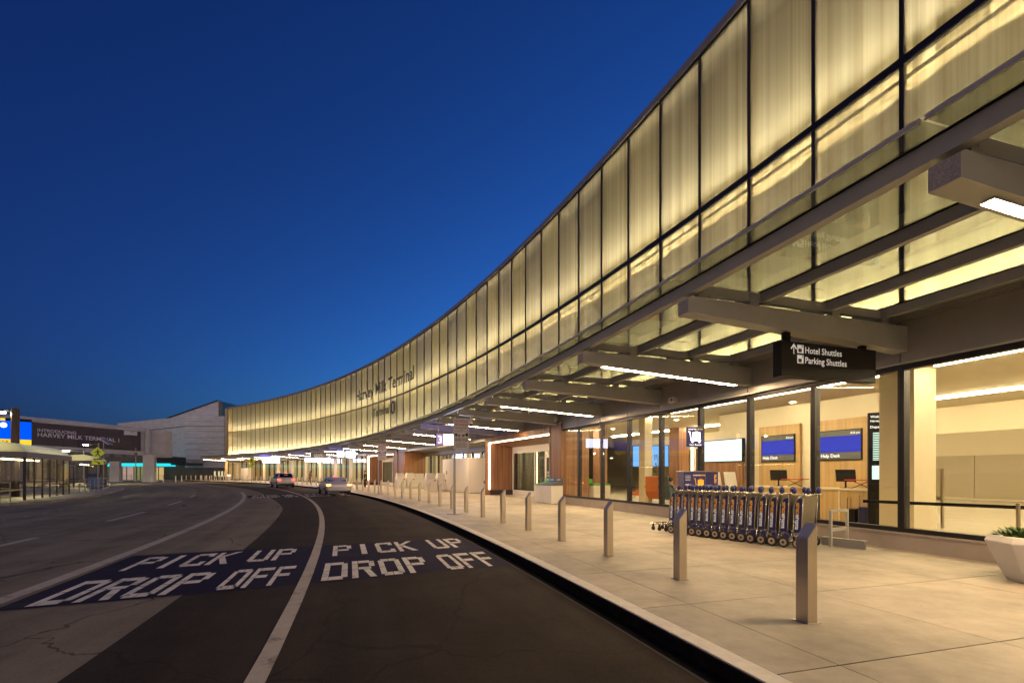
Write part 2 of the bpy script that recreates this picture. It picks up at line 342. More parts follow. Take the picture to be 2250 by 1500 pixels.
        if bevel:
            b = o.modifiers.new('bevel', 'BEVEL'); b.width = bevel; b.segments = 2; b.limit_method = 'ANGLE'
        return o
_fc = {}
FOFF = [.012]
def font_geo(body):
    if (body, FOFF[0]) in _fc: return _fc[(body, FOFF[0])]
    def raw(t):
        cu = bpy.data.curves.new('lettering', 'FONT'); cu.body = t; cu.resolution_u = 3; cu.offset = FOFF[0]
        ob = bpy.data.objects.new('lettering', cu); me = bpy.data.meshes.new_from_object(ob)
        vs = [tuple(v.co) for v in me.vertices]; fs = [tuple(p.vertices) for p in me.polygons]
        bpy.data.objects.remove(ob); bpy.data.curves.remove(cu); bpy.data.meshes.remove(me); return vs, fs
    if '__cap' not in _fc: _fc['__cap'] = max(v[1] for v in raw('H')[0])
    vs, fs = raw(body); _fc[(body, FOFF[0])] = (vs, fs, _fc['__cap']); return _fc[(body, FOFF[0])]

def tag(o, label=None, cat=None, group=None, kind=None):
    if label: o['label'] = label
    if cat: o['category'] = cat
    if group: o['group'] = group
    if kind: o['kind'] = kind
    return o
def struct(mb, name, m, **kw): return tag(mb.build(name, m, **kw), kind='structure')
def thing(name, label, cat, loc=(0, 0, 0), rz=0, group=None):
    o = bpy.data.objects.new(name, None); COL.objects.link(o); o.location = loc; o.rotation_euler = (0, 0, rz); o.empty_display_size = .2
    return tag(o, label, cat, group)
def at(name, label, cat, k, d, z=0, rz=0, group=None): return thing(name, label, cat, P3(k, d, z), th(k) + rz, group)
def dup(o, parent=None):
    c = o.copy(); COL.objects.link(c)
    if parent is not None: c.parent = parent
    for ch in list(o.children): dup(ch, c)
    return c
ORD = 'first second third fourth fifth sixth seventh eighth ninth tenth eleventh twelfth thirteenth fourteenth fifteenth sixteenth seventeenth eighteenth nineteenth'.split()
def ordinal(i):
    if i < 19: return ORD[i]
    t, u = divmod(i + 1, 10); tens = ['', '', 'twenty', 'thirty', 'forty', 'fifty', 'sixty'][t]
    if u == 0: return {20: 'twentieth', 30: 'thirtieth', 40: 'fortieth', 50: 'fiftieth', 60: 'sixtieth'}[i + 1]
    return tens + '-' + ORD[u - 1]

# ------------------------------------------------------------------ ground, road, pavement
RZ = -0.15
g = MB(); g.add([(-900, -60, -.20), (900, -60, -.20), (900, 1500, -.20), (-900, 1500, -.20)], [(0, 1, 2, 3)]); struct(g, 'ground', M['ground'])
g = MB(); g.arcsheet(-12, 75, 7.5, 75, RZ, 1); struct(g, 'road', M['asphalt'])
g = MB(); vs = []; n = 60
for i in range(n + 1):
    k = -10 + 55 * i / n; o_ = 13.2 if k < 10 else 13.2 + .11 * (k - 10) if k < 17 else 13.97 + (k - 17) * .02
    vs += [P3(k, 7.5, RZ + .004), P3(k, o_, RZ + .004)]
g.add(vs, [(2 * i, 2 * i + 1, 2 * i + 3, 2 * i + 2) for i in range(n)]); struct(g, 'road_resurfaced_lane', M['asphalt_new'])
# lane lines
g = MB(); g.arcsheet(-10, 45, 11.54, 11.71, RZ + .012, 1); struct(g, 'road_lane_line', M['paint_line'])
g = MB(); g.arcsheet(-10, 22, 15.32, 15.55, RZ + .012, 1); struct(g, 'road_edge_line', M['paint_line'])
g = MB()
for k0 in (2.2, 7.6, 12.6, 17.6): g.arcsheet(k0, k0 + 2.4 if k0 > 3 else 5.0, 18.65, 18.83, RZ + .010, .5)
for i in range(12): g.arcsheet(6.0 + i * .9, 6.1 + i * .9, 22.4, 22.52, RZ + .012, .1)
struct(g, 'road_dashed_line', M['paint_line'])
# two zones of block lettering painted on navy rectangles
GL = {  # stencilled glyphs on a 4 x 6 grid, rectangles x0,y0,x1,y1 and polygons
 'P': [(0, 0, 1, 2.7), (0, 2.8, 1, 6), (1.1, 5, 3, 6), (3, 3.6, 4, 5.6), (1.1, 2.6, 3.4, 3.5)],
 'I': [(1.3, 0, 2.5, 6)],
 'C': [(0, .5, 1, 2.9), (0, 3.0, 1, 5.5), (.4, 0, 2, 1), (2.1, 0, 4, 1), (.4, 5, 2, 6), (2.1, 5, 4, 6), (3, 1, 4, 1.9), (3, 4.2, 4, 5)],
 'U': [(0, .5, 1, 2.9), (0, 3, 1, 6), (3, .5, 4, 2.9), (3, 3, 4, 6), (.5, 0, 1.95, 1), (2.05, 0, 3.5, 1)],
 'D': [(0, 0, 1, 2.9), (0, 3, 1, 6), (1.05, 0, 3.3, 1), (1.05, 5, 3.3, 6), (3, .6, 4, 2.9), (3, 3, 4, 5.4)],
 'O': [(0, .5, 1, 2.9), (0, 3, 1, 5.5), (3, .5, 4, 2.9), (3, 3, 4, 5.5), (.5, 0, 1.95, 1), (2.05, 0, 3.5, 1), (.5, 5, 1.95, 6), (2.05, 5, 3.5, 6)],
 'R': [(0, 0, 1, 2.9), (0, 3, 1, 6), (1.1, 5, 3.2, 6), (3, 3.6, 4, 5.6), (1.1, 2.7, 3.3, 3.5), [(1.9, 2.6), (3.0, 2.6), (4, 0), (2.9, 0)]],
 'F': [(0, 0, 1, 2.5), (0, 2.6, 1, 6), (1.1, 5, 4, 6), (1.1, 2.6, 3.4, 3.5)],
 'K': [(0, 0, 1, 2.9), (0, 3, 1, 6), [(1.1, 3.1), (1.1, 4.1), (3.2, 6), (4.5, 6)], [(1.1, 2.9), (1.9, 3.6), (4.2, 0), (2.9, 0)]],
}
def roadword(mb, word, dl, dr, k0, k1, skew, z):
    n = len(word); pitch = (dl - dr) / n; wd = pitch * .84
    for i, ch in enumerate(word):
        d0 = dl - i * pitch - (pitch - wd) / 2
        for s_ in GL[ch]:
            q = [(s_[0], s_[1]), (s_[2], s_[1]), (s_[2], s_[3]), (s_[0], s_[3])] if isinstance(s_, tuple) and not isinstance(s_[0], tuple) else s_
            vs = []
            for x, y in q:
                d = d0 - x / 4 * wd; k = k0 + (k1 - k0) * y / 6 + (15.2 - d) * skew
                vs.append(P3(k, d, z))
            mb.add(vs, [(0, 1, 2, 3)])
def zone(kb, skew):
    for dl, dr in ((15.22, 11.72), (11.53, 8.02)):
        b = MB(); vs = []
        for i in range(9):
            d = dl + (dr - dl) * i / 8; e = (15.2 - d) * skew; vs += [P3(kb + e, d, RZ + .008), P3(kb + 2.30 + e * .6, d, RZ + .008)]
        b.add(vs, [(2 * i, 2 * i + 1, 2 * i + 3, 2 * i + 2) for i in range(8)]); struct(b, 'road_paint_band', M['blueband'])
    t = MB()
    roadword(t, 'DROP', 14.98, 13.10, kb + .05, kb + .88, skew, RZ + .012); roadword(t, 'OFF', 12.88, 11.85, kb + .05, kb + .88, skew, RZ + .012)
    roadword(t, 'PICK', 14.85, 13.15, kb + 1.30, kb + 2.08, skew, RZ + .012); roadword(t, 'UP', 12.90, 12.02, kb + 1.30, kb + 2.08, skew, RZ + .012)
    roadword(t, 'DROP', 11.42, 9.50, kb + .05, kb + .88, skew, RZ + .012); roadword(t, 'OFF', 9.28, 8.14, kb + .05, kb + .88, skew, RZ + .012)
    roadword(t, 'PICK', 11.32, 9.45, kb + 1.30, kb + 2.08, skew, RZ + .012); roadword(t, 'UP', 9.12, 8.20, kb + 1.30, kb + 2.08, skew, RZ + .012)
    struct(t, 'road_lettering', M['paint'])
zone(.36, .06); zone(15.9, .06)
# pavement slabs with open joints over a dark bed
g = MB(); g.arcsheet(-12, 66, 0.0, 7.7, -.03, 1); struct(g, 'sidewalk_bed', M['rubber'])
g = MB(); ds = [0.0, 2.45, 5.0, 6.97, 7.62]
for i in range(-11, 66):
    for j in range(4):
        a, b = i - .1 + .004, i + .9 - .004
        g.arcbox(a, b, ds[j] + .005, ds[j + 1] - .005, -.025, 0, 1, mi=random.choice((0, 1, 2)))
struct(g, 'sidewalk', [M['concrete'], M['concrete2'], M['concrete3']])
g = MB(); [g.arcbox(i * 1.5 - 12, i * 1.5 - 10.506, 7.62, 7.815, -.16, 0, .5) for i in range(52)]; o = struct(g, 'kerb', [M['kerb']]);
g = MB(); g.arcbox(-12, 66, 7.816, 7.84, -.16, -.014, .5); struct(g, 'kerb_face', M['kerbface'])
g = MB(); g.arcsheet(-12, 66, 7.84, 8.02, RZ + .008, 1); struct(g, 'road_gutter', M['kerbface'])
g = MB(); g.arcsheet(-12, 66, 8.021, 8.05, RZ + .009, 1); struct(g, 'gutter_joint', M['ground'])
# far pavement in front of the concrete building and beyond the end of the terminal
g = MB(); g.box(-105, -55, 97.5, 112, -.16, -.0); struct(g, 'far_sidewalk', M['concrete'])

# ------------------------------------------------------------------ terminal building
T = thing('terminal_building', 'long curved terminal with a glowing two-row yellow glass facade over glazed ground floor', 'terminal', P3(28, 0, 0))
Tinv = Vector(P3(28, 0, 0))
def tb(mb, name, m, parent=None, **kw):
    o = mb.build(name, m, **kw)
    o.data.transform(Matrix.Translation(-Tinv)); o.parent = parent or T; return o
ZB, ZM, ZT = 4.95, 10.165, 15.2
K0, K1 = -6, 58
panes = []
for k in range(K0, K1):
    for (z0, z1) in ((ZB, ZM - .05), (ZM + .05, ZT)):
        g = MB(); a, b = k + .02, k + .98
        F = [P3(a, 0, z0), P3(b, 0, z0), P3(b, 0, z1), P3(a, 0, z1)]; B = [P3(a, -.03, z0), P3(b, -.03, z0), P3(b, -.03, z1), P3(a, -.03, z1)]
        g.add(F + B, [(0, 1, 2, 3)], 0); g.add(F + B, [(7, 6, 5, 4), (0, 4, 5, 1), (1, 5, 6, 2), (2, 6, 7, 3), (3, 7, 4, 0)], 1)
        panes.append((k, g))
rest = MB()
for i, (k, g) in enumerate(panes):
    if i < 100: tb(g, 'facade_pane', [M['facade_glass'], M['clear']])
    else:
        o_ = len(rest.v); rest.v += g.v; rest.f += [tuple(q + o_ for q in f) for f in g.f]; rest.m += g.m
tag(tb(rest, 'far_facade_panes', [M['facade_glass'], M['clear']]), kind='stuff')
for k in range(K0, K1 + 1):
    g = MB(); g.arcbox(k - .021, k + .021, -.08, .034, ZB, ZT, 1); tb(g, 'facade_mullion', M['mullion'])
g = MB(); g.arcbox(K0, K1, -.08, .052, ZM - .085, ZM + .075, 1); tb(g, 'facade_transom', M['mullion'])
g = MB(); g.arcbox(K0, K1, -.08, .028, ZT, ZT + .07, 1); tb(g, 'facade_head', M['mullion'])
g = MB(); g.arcbox(K0, K1, -1.2, .09, ZT + .07, ZT + .33, 1); tb(g, 'parapet_cap', M['panel'])
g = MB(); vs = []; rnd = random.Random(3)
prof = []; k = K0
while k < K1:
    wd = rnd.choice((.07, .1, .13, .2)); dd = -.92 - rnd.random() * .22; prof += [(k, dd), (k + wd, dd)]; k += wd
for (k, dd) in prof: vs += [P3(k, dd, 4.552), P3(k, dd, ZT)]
g.add(vs, [(2 * i, 2 * i + 1, 2 * i + 3, 2 * i + 2) for i in range(len(prof) - 1)]); g.m = [rnd.choice((0, 0, 1, 2)) for _ in g.m]; tb(g, 'facade_inner_screen', [M['facade_inner'], mat('screen_half_shaded', (.66, .60, .44), .7), mat('screen_shaded', (.40, .36, .25), .7)], recalc=False)  # random mid and dark strips paint pleat shade into the screen colour
g = MB(); g.arcbox(K0, K1, -1.2, -.21, 4.51, 4.55, 1); tb(g, 'cavity_floor', M['cream'])
g = MB(); g.arcbox(K0, K1, -.78, -.56, 4.551, 4.58, 1); tb(g, 'cavity_light', M['cavity'])
g = MB(); g.arcbox(K0, K1, -.86, -.58, ZM - .005, ZM + .03, 1); g.arcbox(K0, K1, -.60, -.575, ZM + .031, ZM + .10, 1); tb(g, 'cavity_shelf', mat('shelf_paint', (.62, .56, .40), .7))
g = MB(); g.arcbox(K0, K1, -.80, -.66, ZM + .032, ZM + .05, 1); tb(g, 'cavity_light', M['cavity2'])
# roof and back of the upper volume, beige end wall
g = MB(); g.arcbox(K0, K1, -24, -1.21, ZT - .2, ZT + .3, 2); tb(g, 'roof', M['roofdark'])
g = MB(); g.arcbox(K1 + .04, K1 + .3, -24, .02, 3.9, ZT + .3, 1); g.arcbox(K1 + .04, K1 + .3, -24, -.3, 0, 3.9, 1); tb(g, 'end_wall', M['concface'])
g = MB(); g.arcbox(K1 + .02, K1 + .55, -1.0, .10, -.0, ZT + .1, 1); tb(g, 'end_pier', M['concface'])
# spandrel of grey metal panels above the windows
g = MB()
for k in range(K0, K1):
    g.arcbox(k + .006, k + .994, -.12, .06, 3.84, ZB - .14, 1)
tb(g, 'spandrel_panel', M['panel'])
g = MB(); g.arcbox(K0, K1, -.2, .02, 3.80, ZB - .13, 1); tb(g, 'spandrel_backing', M['mullion'])
g = MB(); g.arcbox(K0, K1, .06, .10, 3.84, 3.875, 1); tb(g, 'drip_trim', M['greymetal'])
g = MB()
for i in range(5): g.arcbox(K0, K1, .07 + i * .10, .15 + i * .10, 4.72 + i * .012, 4.80 + i * .012, 1)
tb(g, 'ribbed_soffit', M['panel'])

def glazed(k0, k1, dw, ztop=3.78, zbot=.41, bay=1.0, plinth=True):
    n = int(round((k1 - k0) / bay))
    if plinth:
        g = MB(); g.arcbox(k0, k1, dw - .25, dw + .12, 0, zbot - .09, 1); g.arcbox(k0, k1, dw - .25, dw + .14, zbot - .088, zbot - .05, 1); tb(g, 'plinth', M['stone'])
    for i in range(n):
        a, b = k0 + i * bay, k0 + (i + 1) * bay
        g = MB(); g.arcbox(a + .005, a + .035, dw - .14, dw + .03, zbot, ztop, 1); g.arcbox(b - .028, b - .0005, dw - .14, dw + .03, zbot, ztop, 1)
        g.arcbox(a + .002, b - .001, dw - .14, dw + .032, zbot - .048, zbot + .04, 1); g.arcbox(a + .002, b - .001, dw - .14, dw + .032, ztop - .05, ztop + .018, 1)
        wf = tb(g, 'window', M['mullion'])
        p = MB(); p.arcbox(a + .035, b - .028, dw - .02, dw - .005, zbot + .04, ztop - .05, 1); po = tb(p, 'pane', M['clear'], wf)
glazed(-6, 8, 0)
glazed(13, 23, -2.3, 3.4, .12)
glazed(29, 58, 0, 3.78, .2)
# recess soffit and its spandrel
g = MB(); g.arcbox(13, 23, -2.5, -.13, 3.83, 3.93, 1); tb(g, 'recess_soffit', M['panel'])
g = MB(); g.arcbox(13, 23, -2.35, -2.18, 3.42, 3.83, 1); tb(g, 'recess_header', M['panel'])
# interior shell
g = MB(); g.arcsheet(-9, 58, -24, -.02, -.012, 1); tag(tb(g, 'interior_floor', M['floor']), kind=None)
g = MB(); g.arcbox(-9, 58, -24, -.3, 4.35, 4.5, 1); tb(g, 'interior_ceiling', M['cream'])
g = MB(); g.arcbox(-9, 58, -24.3, -24, 0, 4.5, 1); g.arcbox(-9.2, -9, -24, 0, 0, 4.5, 1); tb(g, 'interior_back_wall', M['cream'])
g = MB(); g.arcbox(13, 57, -7.2, -7, 0, 4.35, 1); tb(g, 'interior_partition', add_wave(mat('slatted_partition', (.3, .3, .25), .5), 1.6, (.07, .08, .07), (.60, .56, .40), 'XY'))
g = MB(); g.arcbox(-9, 13, -13.2, -13.0, 3.25, 4.35, 1); tb(g, 'interior_bulkhead', M['cream'])
g = MB()
for i in range(-9, 13): g.arcbox(i + .01, i + .99, -23.99, -23.94, .12, 2.6, 1)
tb(g, 'wall_panelling', mat('taupe_panel', (.42, .36, .26), .5))
for (a, b, d0) in ((-8, .6, -3.1), (1.0, 5.6, -3.1), (6.2, 12.6, -3.1), (-8, 12, -9.5), (-8, 12, -17), (14, 24, -4.4), (26, 40, -3.2), (41, 57, -3.2)):
    g = MB(); g.arcbox(a, b, d0 - .06, d0 + .06, 4.28, 4.349, 1); tb(g, 'ceiling_light', M['ceil'])
# dividing wall behind the help desks, with oak niches
g = MB(); g.arcbox(2.15, 5.7, -6.4, -6.2, 0, 4.34, 1); tb(g, 'help_desk_wall', M['cream'])
# columns inside
for (k, d, r_) in ((.98, -3.3, .42), (6.4, -3.0, .22), (9.4, -4.5, .3), (12.0, -5.0, .3), (8.5, -9, .4)):
    g = MB(); g.arcbox(k - r_ / 2, k + r_ / 2, d - r_, d + r_, 0, 4.34, 1); tb(g, 'column', M['cream'] if k < 8 else M['wood'])

# wooden portals with LED outline and sliding doors
def portal(k0, k1, doorname, far=False):
    P = []
    g = MB(); g.arcbox(k0, k0 + .58, -.15, .16, 0.0, 4.12, 1); tb(g, 'portal_jamb', M['wood'])
    g = MB(); g.arcbox(k1 - .10, k1, -.15, .16, 0, 4.12, 1); tb(g, 'portal_jamb', M['wood'])
    g = MB(); g.arcbox(k0 + .59, k0 + .62, -1.7, .19, 0, 4.13, 1); tb(g, 'portal_trim', M['panel'])
    g = MB(); g.arcbox(k0, k1, -.15, .165, 4.125, 4.20, 1); tb(g, 'portal_cap', M['panel'])
    g = MB(); g.arcbox(k0 + .62, k1 - .10, -.15, .155, 3.72, 4.12, 1); tb(g, 'portal_header', M['wood'])
    g = MB(); g.hexa([P3(k0 + .62, -.15, 3.72), P3(k1 - .1, -.15, 3.72), P3(k1 - .1, -.15, 3.80), P3(k0 + .62, -.15, 3.80)], [P3(k0 + .62, -2.1, 3.40), P3(k1 - .1, -2.1, 3.40), P3(k1 - .1, -2.1, 3.48), P3(k0 + .62, -2.1, 3.48)]); tb(g, 'portal_soffit', M['wood'])
    g = MB(); g.arcbox(k1 - .10, k1 + .02, -2.1, -.151, .35, 3.8, 1); tb(g, 'portal_reveal', M['wood'])
    g = MB(); g.arcbox(k1 - .13, k1 - .03, -2.1, -.15, 0, .348, 1); tb(g, 'portal_base', M['bronze'])
    g = MB(); g.arcbox(k0 + .45, k0 + .585, -2.1, -.151, 0, 3.8, 1); tb(g, 'portal_reveal', M['wood'])
    g = MB(); g.arcbox(k1 - .128, k1 - .10, -.12, -.05, .40, 3.66, 1); g.arcbox(k0 + .66, k1 - .128, -.12, -.05, 3.66, 3.705, 1); tb(g, 'portal_light', M['led_soft'])
    # door wall at the back of the recess
    dw = -1.95; kd = k0 + .75
    g = MB()
    for q in (kd, kd + 1.0, kd + 2.0, kd + 2.72, k1 - .15): g.arcbox(q, q + .05, dw - .08, dw + .04, 0, 3.0, 1)
    g.arcbox(k0 + .6, k1 - .12, dw - .08, dw + .05, 3.001, 3.42, 1)
    fr = tb(g, 'door_frame', M['white'])
    for j, (a, b) in enumerate(((kd + .05, kd + 1.0), (kd + 1.05, kd + 2.0))):
        g = MB(); g.arcbox(a, a + .06, dw, dw + .06, .02, 2.75, 1); g.arcbox(b - .06, b, dw, dw + .06, .02, 2.75, 1); g.arcbox(a + .06, b - .06, dw, dw + .06, .02, .5, 1); g.arcbox(a + .06, b - .06, dw, dw + .06, 2.55, 2.75, 1)
        dr = tb(g, 'door', M['white'])
        g = MB(); g.arcbox(a + .06, b - .06, dw + .02, dw + .03, .5, 2.55, 1); tb(g, 'pane', M['door_glass'], dr)
        if doorname:
            g = MB(); g.arcbox(a + .07, b - .07, dw + .032, dw + .036, 1.3, 1.72, 1); tb(g, 'door_band', M['bronze'], dr)
            g = MB()
            fn = lambda u, v, a=a, b=b, z=0: P3(b - .10 - u / L, dw + .039, v)
            g.text(doorname, lambda u, v: (lambda p: (p[0], p[1], v + 1.55))(fn(u, 0)), cap=.13)
            g.text('Drop Off Transit', lambda u, v: (lambda p: (p[0], p[1], v + 1.42))(fn(u, 0)), cap=.06)
            g.text('and Terminal', lambda u, v: (lambda p: (p[0], p[1], v + 1.34))(fn(u, 0)), cap=.06)
            tb(g, 'lettering', M['white_letter'], dr)
    for (a, b) in ((kd + 2.05, kd + 2.72), (kd + 2.77, k1 - .15)):
        g = MB(); g.arcbox(a, b, dw - .02, dw, .35, 2.95, 1); tb(g, 'side_light', M['door_glass'])
    g = MB(); g.arcbox(kd + 2.05, k1 - .15, dw - .06, dw + .02, 0, .35, 1); tb(g, 'kick_panel', M['white'])
    g = MB(); g.arcbox(kd + .93, kd + 1.1, dw + .051, dw + .12, 3.05, 3.12, 1); tb(g, 'door_sensor', M['black'])
portal(7.75, 13.0, 'Door 1'); portal(23.7, 29.0, None)
# plain wood wall beside the second portal inside the recess
g = MB(); g.arcbox(22.7, 23.7, -2.28, .1, 0, 3.82, 1); tb(g, 'wood_wing_wall', M['wood'])
# white far doors and stone piers along the last stretch
for q in (53.4, 54.3):
    g = MB(); g.arcbox(q, q + .8, .04, .10, .02, 2.5, 1); tb(g, 'far_door', M['white'])
for q in range(32, 57, 3):
    g = MB(); g.arcbox(q - .22, q + .22, -.02, .12, .2, 3.7, 1); tb(g, 'pier_panel', M['cream'])

# facade lettering
def arc_text(body, kl, kr, zb, cap, name, label):
    g = MB(); wd = (kl - kr) * L
    g.text(body, lambda u, v: P3(kl - u / L, .056, zb + v), width=wd, cap=cap)
    g2 = MB(); n_ = len(g.v)
    back = g.v[:]
    g2.add(back, g.f); g2.add([P3(inv(p[0], p[1])[0], .066, p[2]) for p in back], [tuple(reversed(f)) for f in g.f])
    from collections import Counter
    ec = Counter()
    for f in g.f:
        for i in range(len(f)): ec[tuple(sorted((f[i], f[(i + 1) % len(f)])))] += 1
    for f in g.f:
        for i in range(len(f)):
            a_, b_ = f[i], f[(i + 1) % len(f)]
            if ec[tuple(sorted((a_, b_)))] == 1: g2.f.append((a_, b_, b_ + n_, a_ + n_)); g2.m.append(0)
    o = tb(g2, name, M['black_letter']); return o
FOFF[0] = .022
arc_text('Harvey Milk Terminal', 31.0, 21.35, 11.2, 1.38, 'facade_lettering', '')
arc_text('Terminal', 27.95, 25.1, 8.52, .98, 'facade_lettering', '')
FOFF[0] = .012
g = MB(); c = (24.55, 9.0); r = .76; n = 28
ring = [(c[0] + r / L * cos(2 * pi * i / n), c[1] + r * sin(2 * pi * i / n)) for i in range(n)]
g.hexa([P3(a, .056, b) for a, b in ring], [P3(a, .07, b) for a, b in ring]); disc = tb(g, 'facade_number_disc', M['black_letter'])
g = MB(); g.text('1', lambda u, v: P3(c[0] - u / L, .075, c[1] - .42 + v), cap=.84, align='C', width=.34)
tb(g, 'facade_numeral', M['facade_inner'], disc)

# ------------------------------------------------------------------ glass canopy
C = thing('glass_canopy', 'long glass and grey steel canopy on tapered beams above the terminal pavement', 'canopy', P3(28, 3, 0))
Cinv = Vector(P3(28, 3, 0))
def cb(mb, name, m, parent=None, **kw):
    o = mb.build(name, m, **kw); o.data.transform(Matrix.Translation(-Cinv)); o.parent = parent or C; return o
for (d0, d1, z0, z1) in ((5.22, 5.36, 4.70, 4.90), (3.66, 3.76, 4.72, 4.90), (2.06, 2.16, 4.72, 4.90), (.60, .70, 4.72, 4.90)):
    g = MB(); g.arcbox(-4, 58, d0, d1, z0, z1, 1); cb(g, 'purlin', M['greymetal'])
    g = MB(); g.arcbox(-4, 58, d0 - .03, d1 + .03, z1 + .001, z1 + .017, 1); cb(g, 'glazing_gasket', M['black'])
for k in range(-4, 58, 2):
    g = MB(); g.arcbox(k + .012, k + 1.988, .55, 5.70, 4.92, 4.945, 1); p_ = cb(g, 'canopy_pane', M['canopy_glass'])
    g = MB(); g.arcbox(k + .012, k + 1.988, 5.70, 5.725, 4.905, 4.955, 1); cb(g, 'edge_trim', M['greymetal'], p_)
def loc2(k, x, y, z):  # x into the building, y along
    a = th(k); p = pt(k, 0); return (p[0] + x * cos(a) - y * sin(a), p[1] + x * sin(a) + y * cos(a), z)
for k in range(-4, 59, 2):
    g = MB(); hw = .14
    prof = [(-5.42, 4.36), (-5.42, 4.60), (-5.36, 4.63), (.0, 4.60), (.0, 4.08)]
    g.hexa([loc2(k, x, -hw, z) for x, z in prof], [loc2(k, x, hw, z) for x, z in prof])
    bm_ = cb(g, 'beam', M['greymetal'])
    g = MB(); g.add([loc2(k, -5.422, y, z) for y, z in ((-hw + .01, 4.37), (hw - .01, 4.37), (hw - .01, 4.59), (-hw + .01, 4.59))], [(0, 1, 2, 3)]); cb(g, 'beam_end_plate', M['beamend'], bm_)
    g = MB(); g.hexa([loc2(k, x, -.05, z) for x, z in ((-5.2, 4.72), (-5.2, 4.89), (-.45, 4.89), (-.45, 4.72))], [loc2(k, x, .05, z) for x, z in ((-5.2, 4.72), (-5.2, 4.89), (-.45, 4.89), (-.45, 4.72))]); cb(g, 'top_rail', M['greymetal'], bm_)
    for x in (-5.05, -3.92, -1.92, -.56):
        g = MB(); g.hexa([loc2(k, x - .1, -.062, 4.58), loc2(k, x + .1, -.062, 4.58), loc2(k, x + .1, -.062, 4.86), loc2(k, x - .1, -.062, 4.86)], [loc2(k, x - .1, .062, 4.58), loc2(k, x + .1, .062, 4.58), loc2(k, x + .1, .062, 4.86), loc2(k, x - .1, .062, 4.86)])
        g.cyl(loc2(k, x, -.075, 4.78), loc2(k, x, .075, 4.78), .018, 8); cb(g, 'bracket', M['greymetal'], bm_)
    if (k + 2) % 4 == 0:
        g = MB(); z_ = lambda x: 4.08 + (-x) / 5.42 * .28
        a, b = -4.80, -.5
        g.hexa([loc2(k, a, -.06, z_(a) - .004), loc2(k, a, .06, z_(a) - .004), loc2(k, a, .06, z_(a) - .03), loc2(k, a, -.06, z_(a) - .03)], [loc2(k, b, -.06, z_(b) - .004), loc2(k, b, .06, z_(b) - .004), loc2(k, b, .06, z_(b) - .03), loc2(k, b, -.06, z_(b) - .03)])
        g.m = [1, 1, 1, 1, 0, 1]; cb(g, 'light_strip', [M['led'], M['greymetal']], bm_, recalc=False)

# ------------------------------------------------------------------ hanging signs
def frame_sign(mb, x0, x1, y0, y1, z0, z1, mi=0): return mb.box(x0, x1, y0, y1, z0, z1, mi)
s = at('hanging_sign', 'black hanging sign reading Hotel Shuttles and Parking Shuttles with an up arrow', 'sign', 0, 0, 0)
g = MB(); g.box(-3.33, -.90, -.10, .10, 3.40, 4.05); g.build('sign_box', M['black'], s, bevel=.006)
g = MB()
for x in (-3.12, -1.15): g.box(x - .06, x + .06, -.05, .05, 4.051, 4.29)
g.build('hanger', M['black'], s)
g = MB(); fy = -.103
g.text('Hotel Shuttles', lambda u, v: (-2.76 + u, fy, 3.855 + v), cap=.118, width=.93); g.text('Parking Shuttles', lambda u, v: (-2.76 + u, fy, 3.665 + v), cap=.118, width=1.06)
g.add([(-3.05, fy, 3.82), (-3.03, fy, 3.82), (-3.03, fy, 4.0), (-3.05, fy, 4.0)], [(0, 1, 2, 3)])
g.add([(-3.04, fy - .001, 4.02), (-3.12, fy - .001, 3.92), (-3.095, fy - .001, 3.905), (-3.04, fy - .001, 3.975), (-2.985, fy - .001, 3.905), (-2.96, fy - .001, 3.92)], [(0, 1, 2, 3), (0, 3, 4, 5)])
g.build('lettering', M['white_letter'], s)
g = MB(); g2 = MB()
for z in (3.845, 3.655):
    g.box(-2.955, -2.80, fy, fy + .001, z, z + .155)
    g2.box(-2.93, -2.85, fy - .003, fy - .002, z + .025, z + .085); g2.cyl((-2.91, fy - .003, z + .018), (-2.91, fy - .002, z + .018), .011, 8); g2.cyl((-2.87, fy - .003, z + .018), (-2.87, fy - .002, z + .018), .011, 8)
g2.text('P', lambda u, v: (-2.84 + u, fy - .003, 3.755 + v), cap=.045); g2.box(-2.86, -2.815, fy - .003, fy - .002, 3.965, 3.98)
ic = g.build('pictogram', M['white_letter'], s); g2.build('symbol', M['black_letter'], ic)

def lit_sign(k, x0, x1, z0, z1, label, split=None):
    s = at('lit_sign', label, 'lit sign', k, 0, group='lit signs hung under the canopy')
    g = MB(); g.box(x0, x1, -.06, .10, z0, z1); g.build('sign_box', M['black'], s)
    g = MB(); xs = x0 + .02
    if split: xs = split
    g.box(xs, x1 - .02, -.075, -.061, z0 + .03, z1 - .03); g.build('bright_face', M['litwhite'], s)
    g = MB(); g.box(x0 + .02, x1 - .02, .101, .112, z0 + .03, z1 - .03); g.build('rear_face', M['litpurple'], s)
    if split:
        g = MB(); g.box(x0 + .02, xs - .02, -.075, -.061, z0 + .02, z1 - .02); g.build('door_number_panel', mat('pale_violet_panel', (.45, .38, .5), .5, emit=(.6, .35, .8), estr=.45), s)
        g = MB(); g.text('3', lambda u, v: ((x0 + xs) / 2 + u, -.078, z0 + .12 + v), cap=(z1 - z0) * .62, align='C'); g.build('numeral', M['signtxt'], s)
    g = MB()
    for x in (x0 + .15, x1 - .15): g.cyl((x, .02, z1), (x, .02, 4.37), .03, 8)
    g.build('hanger', M['greymetal'], s)
lit_sign(10, -5.55, -3.75, 3.12, 3.76, 'bright white screen sign with pink number panel, beside the nearer tow-away sign', split=-5.1)
lit_sign(26, -5.5, -4.75, 3.3, 4.05, 'small square glowing sign, left of the pair above the silver car')
lit_sign(26.3, -4.35, -3.3, 3.3, 4.05, 'square glowing sign, right of the pair above the silver car')
lit_sign(34, -5.0, -1.5, 3.1, 3.65, 'long low glowing sign behind the dark hanging sign')
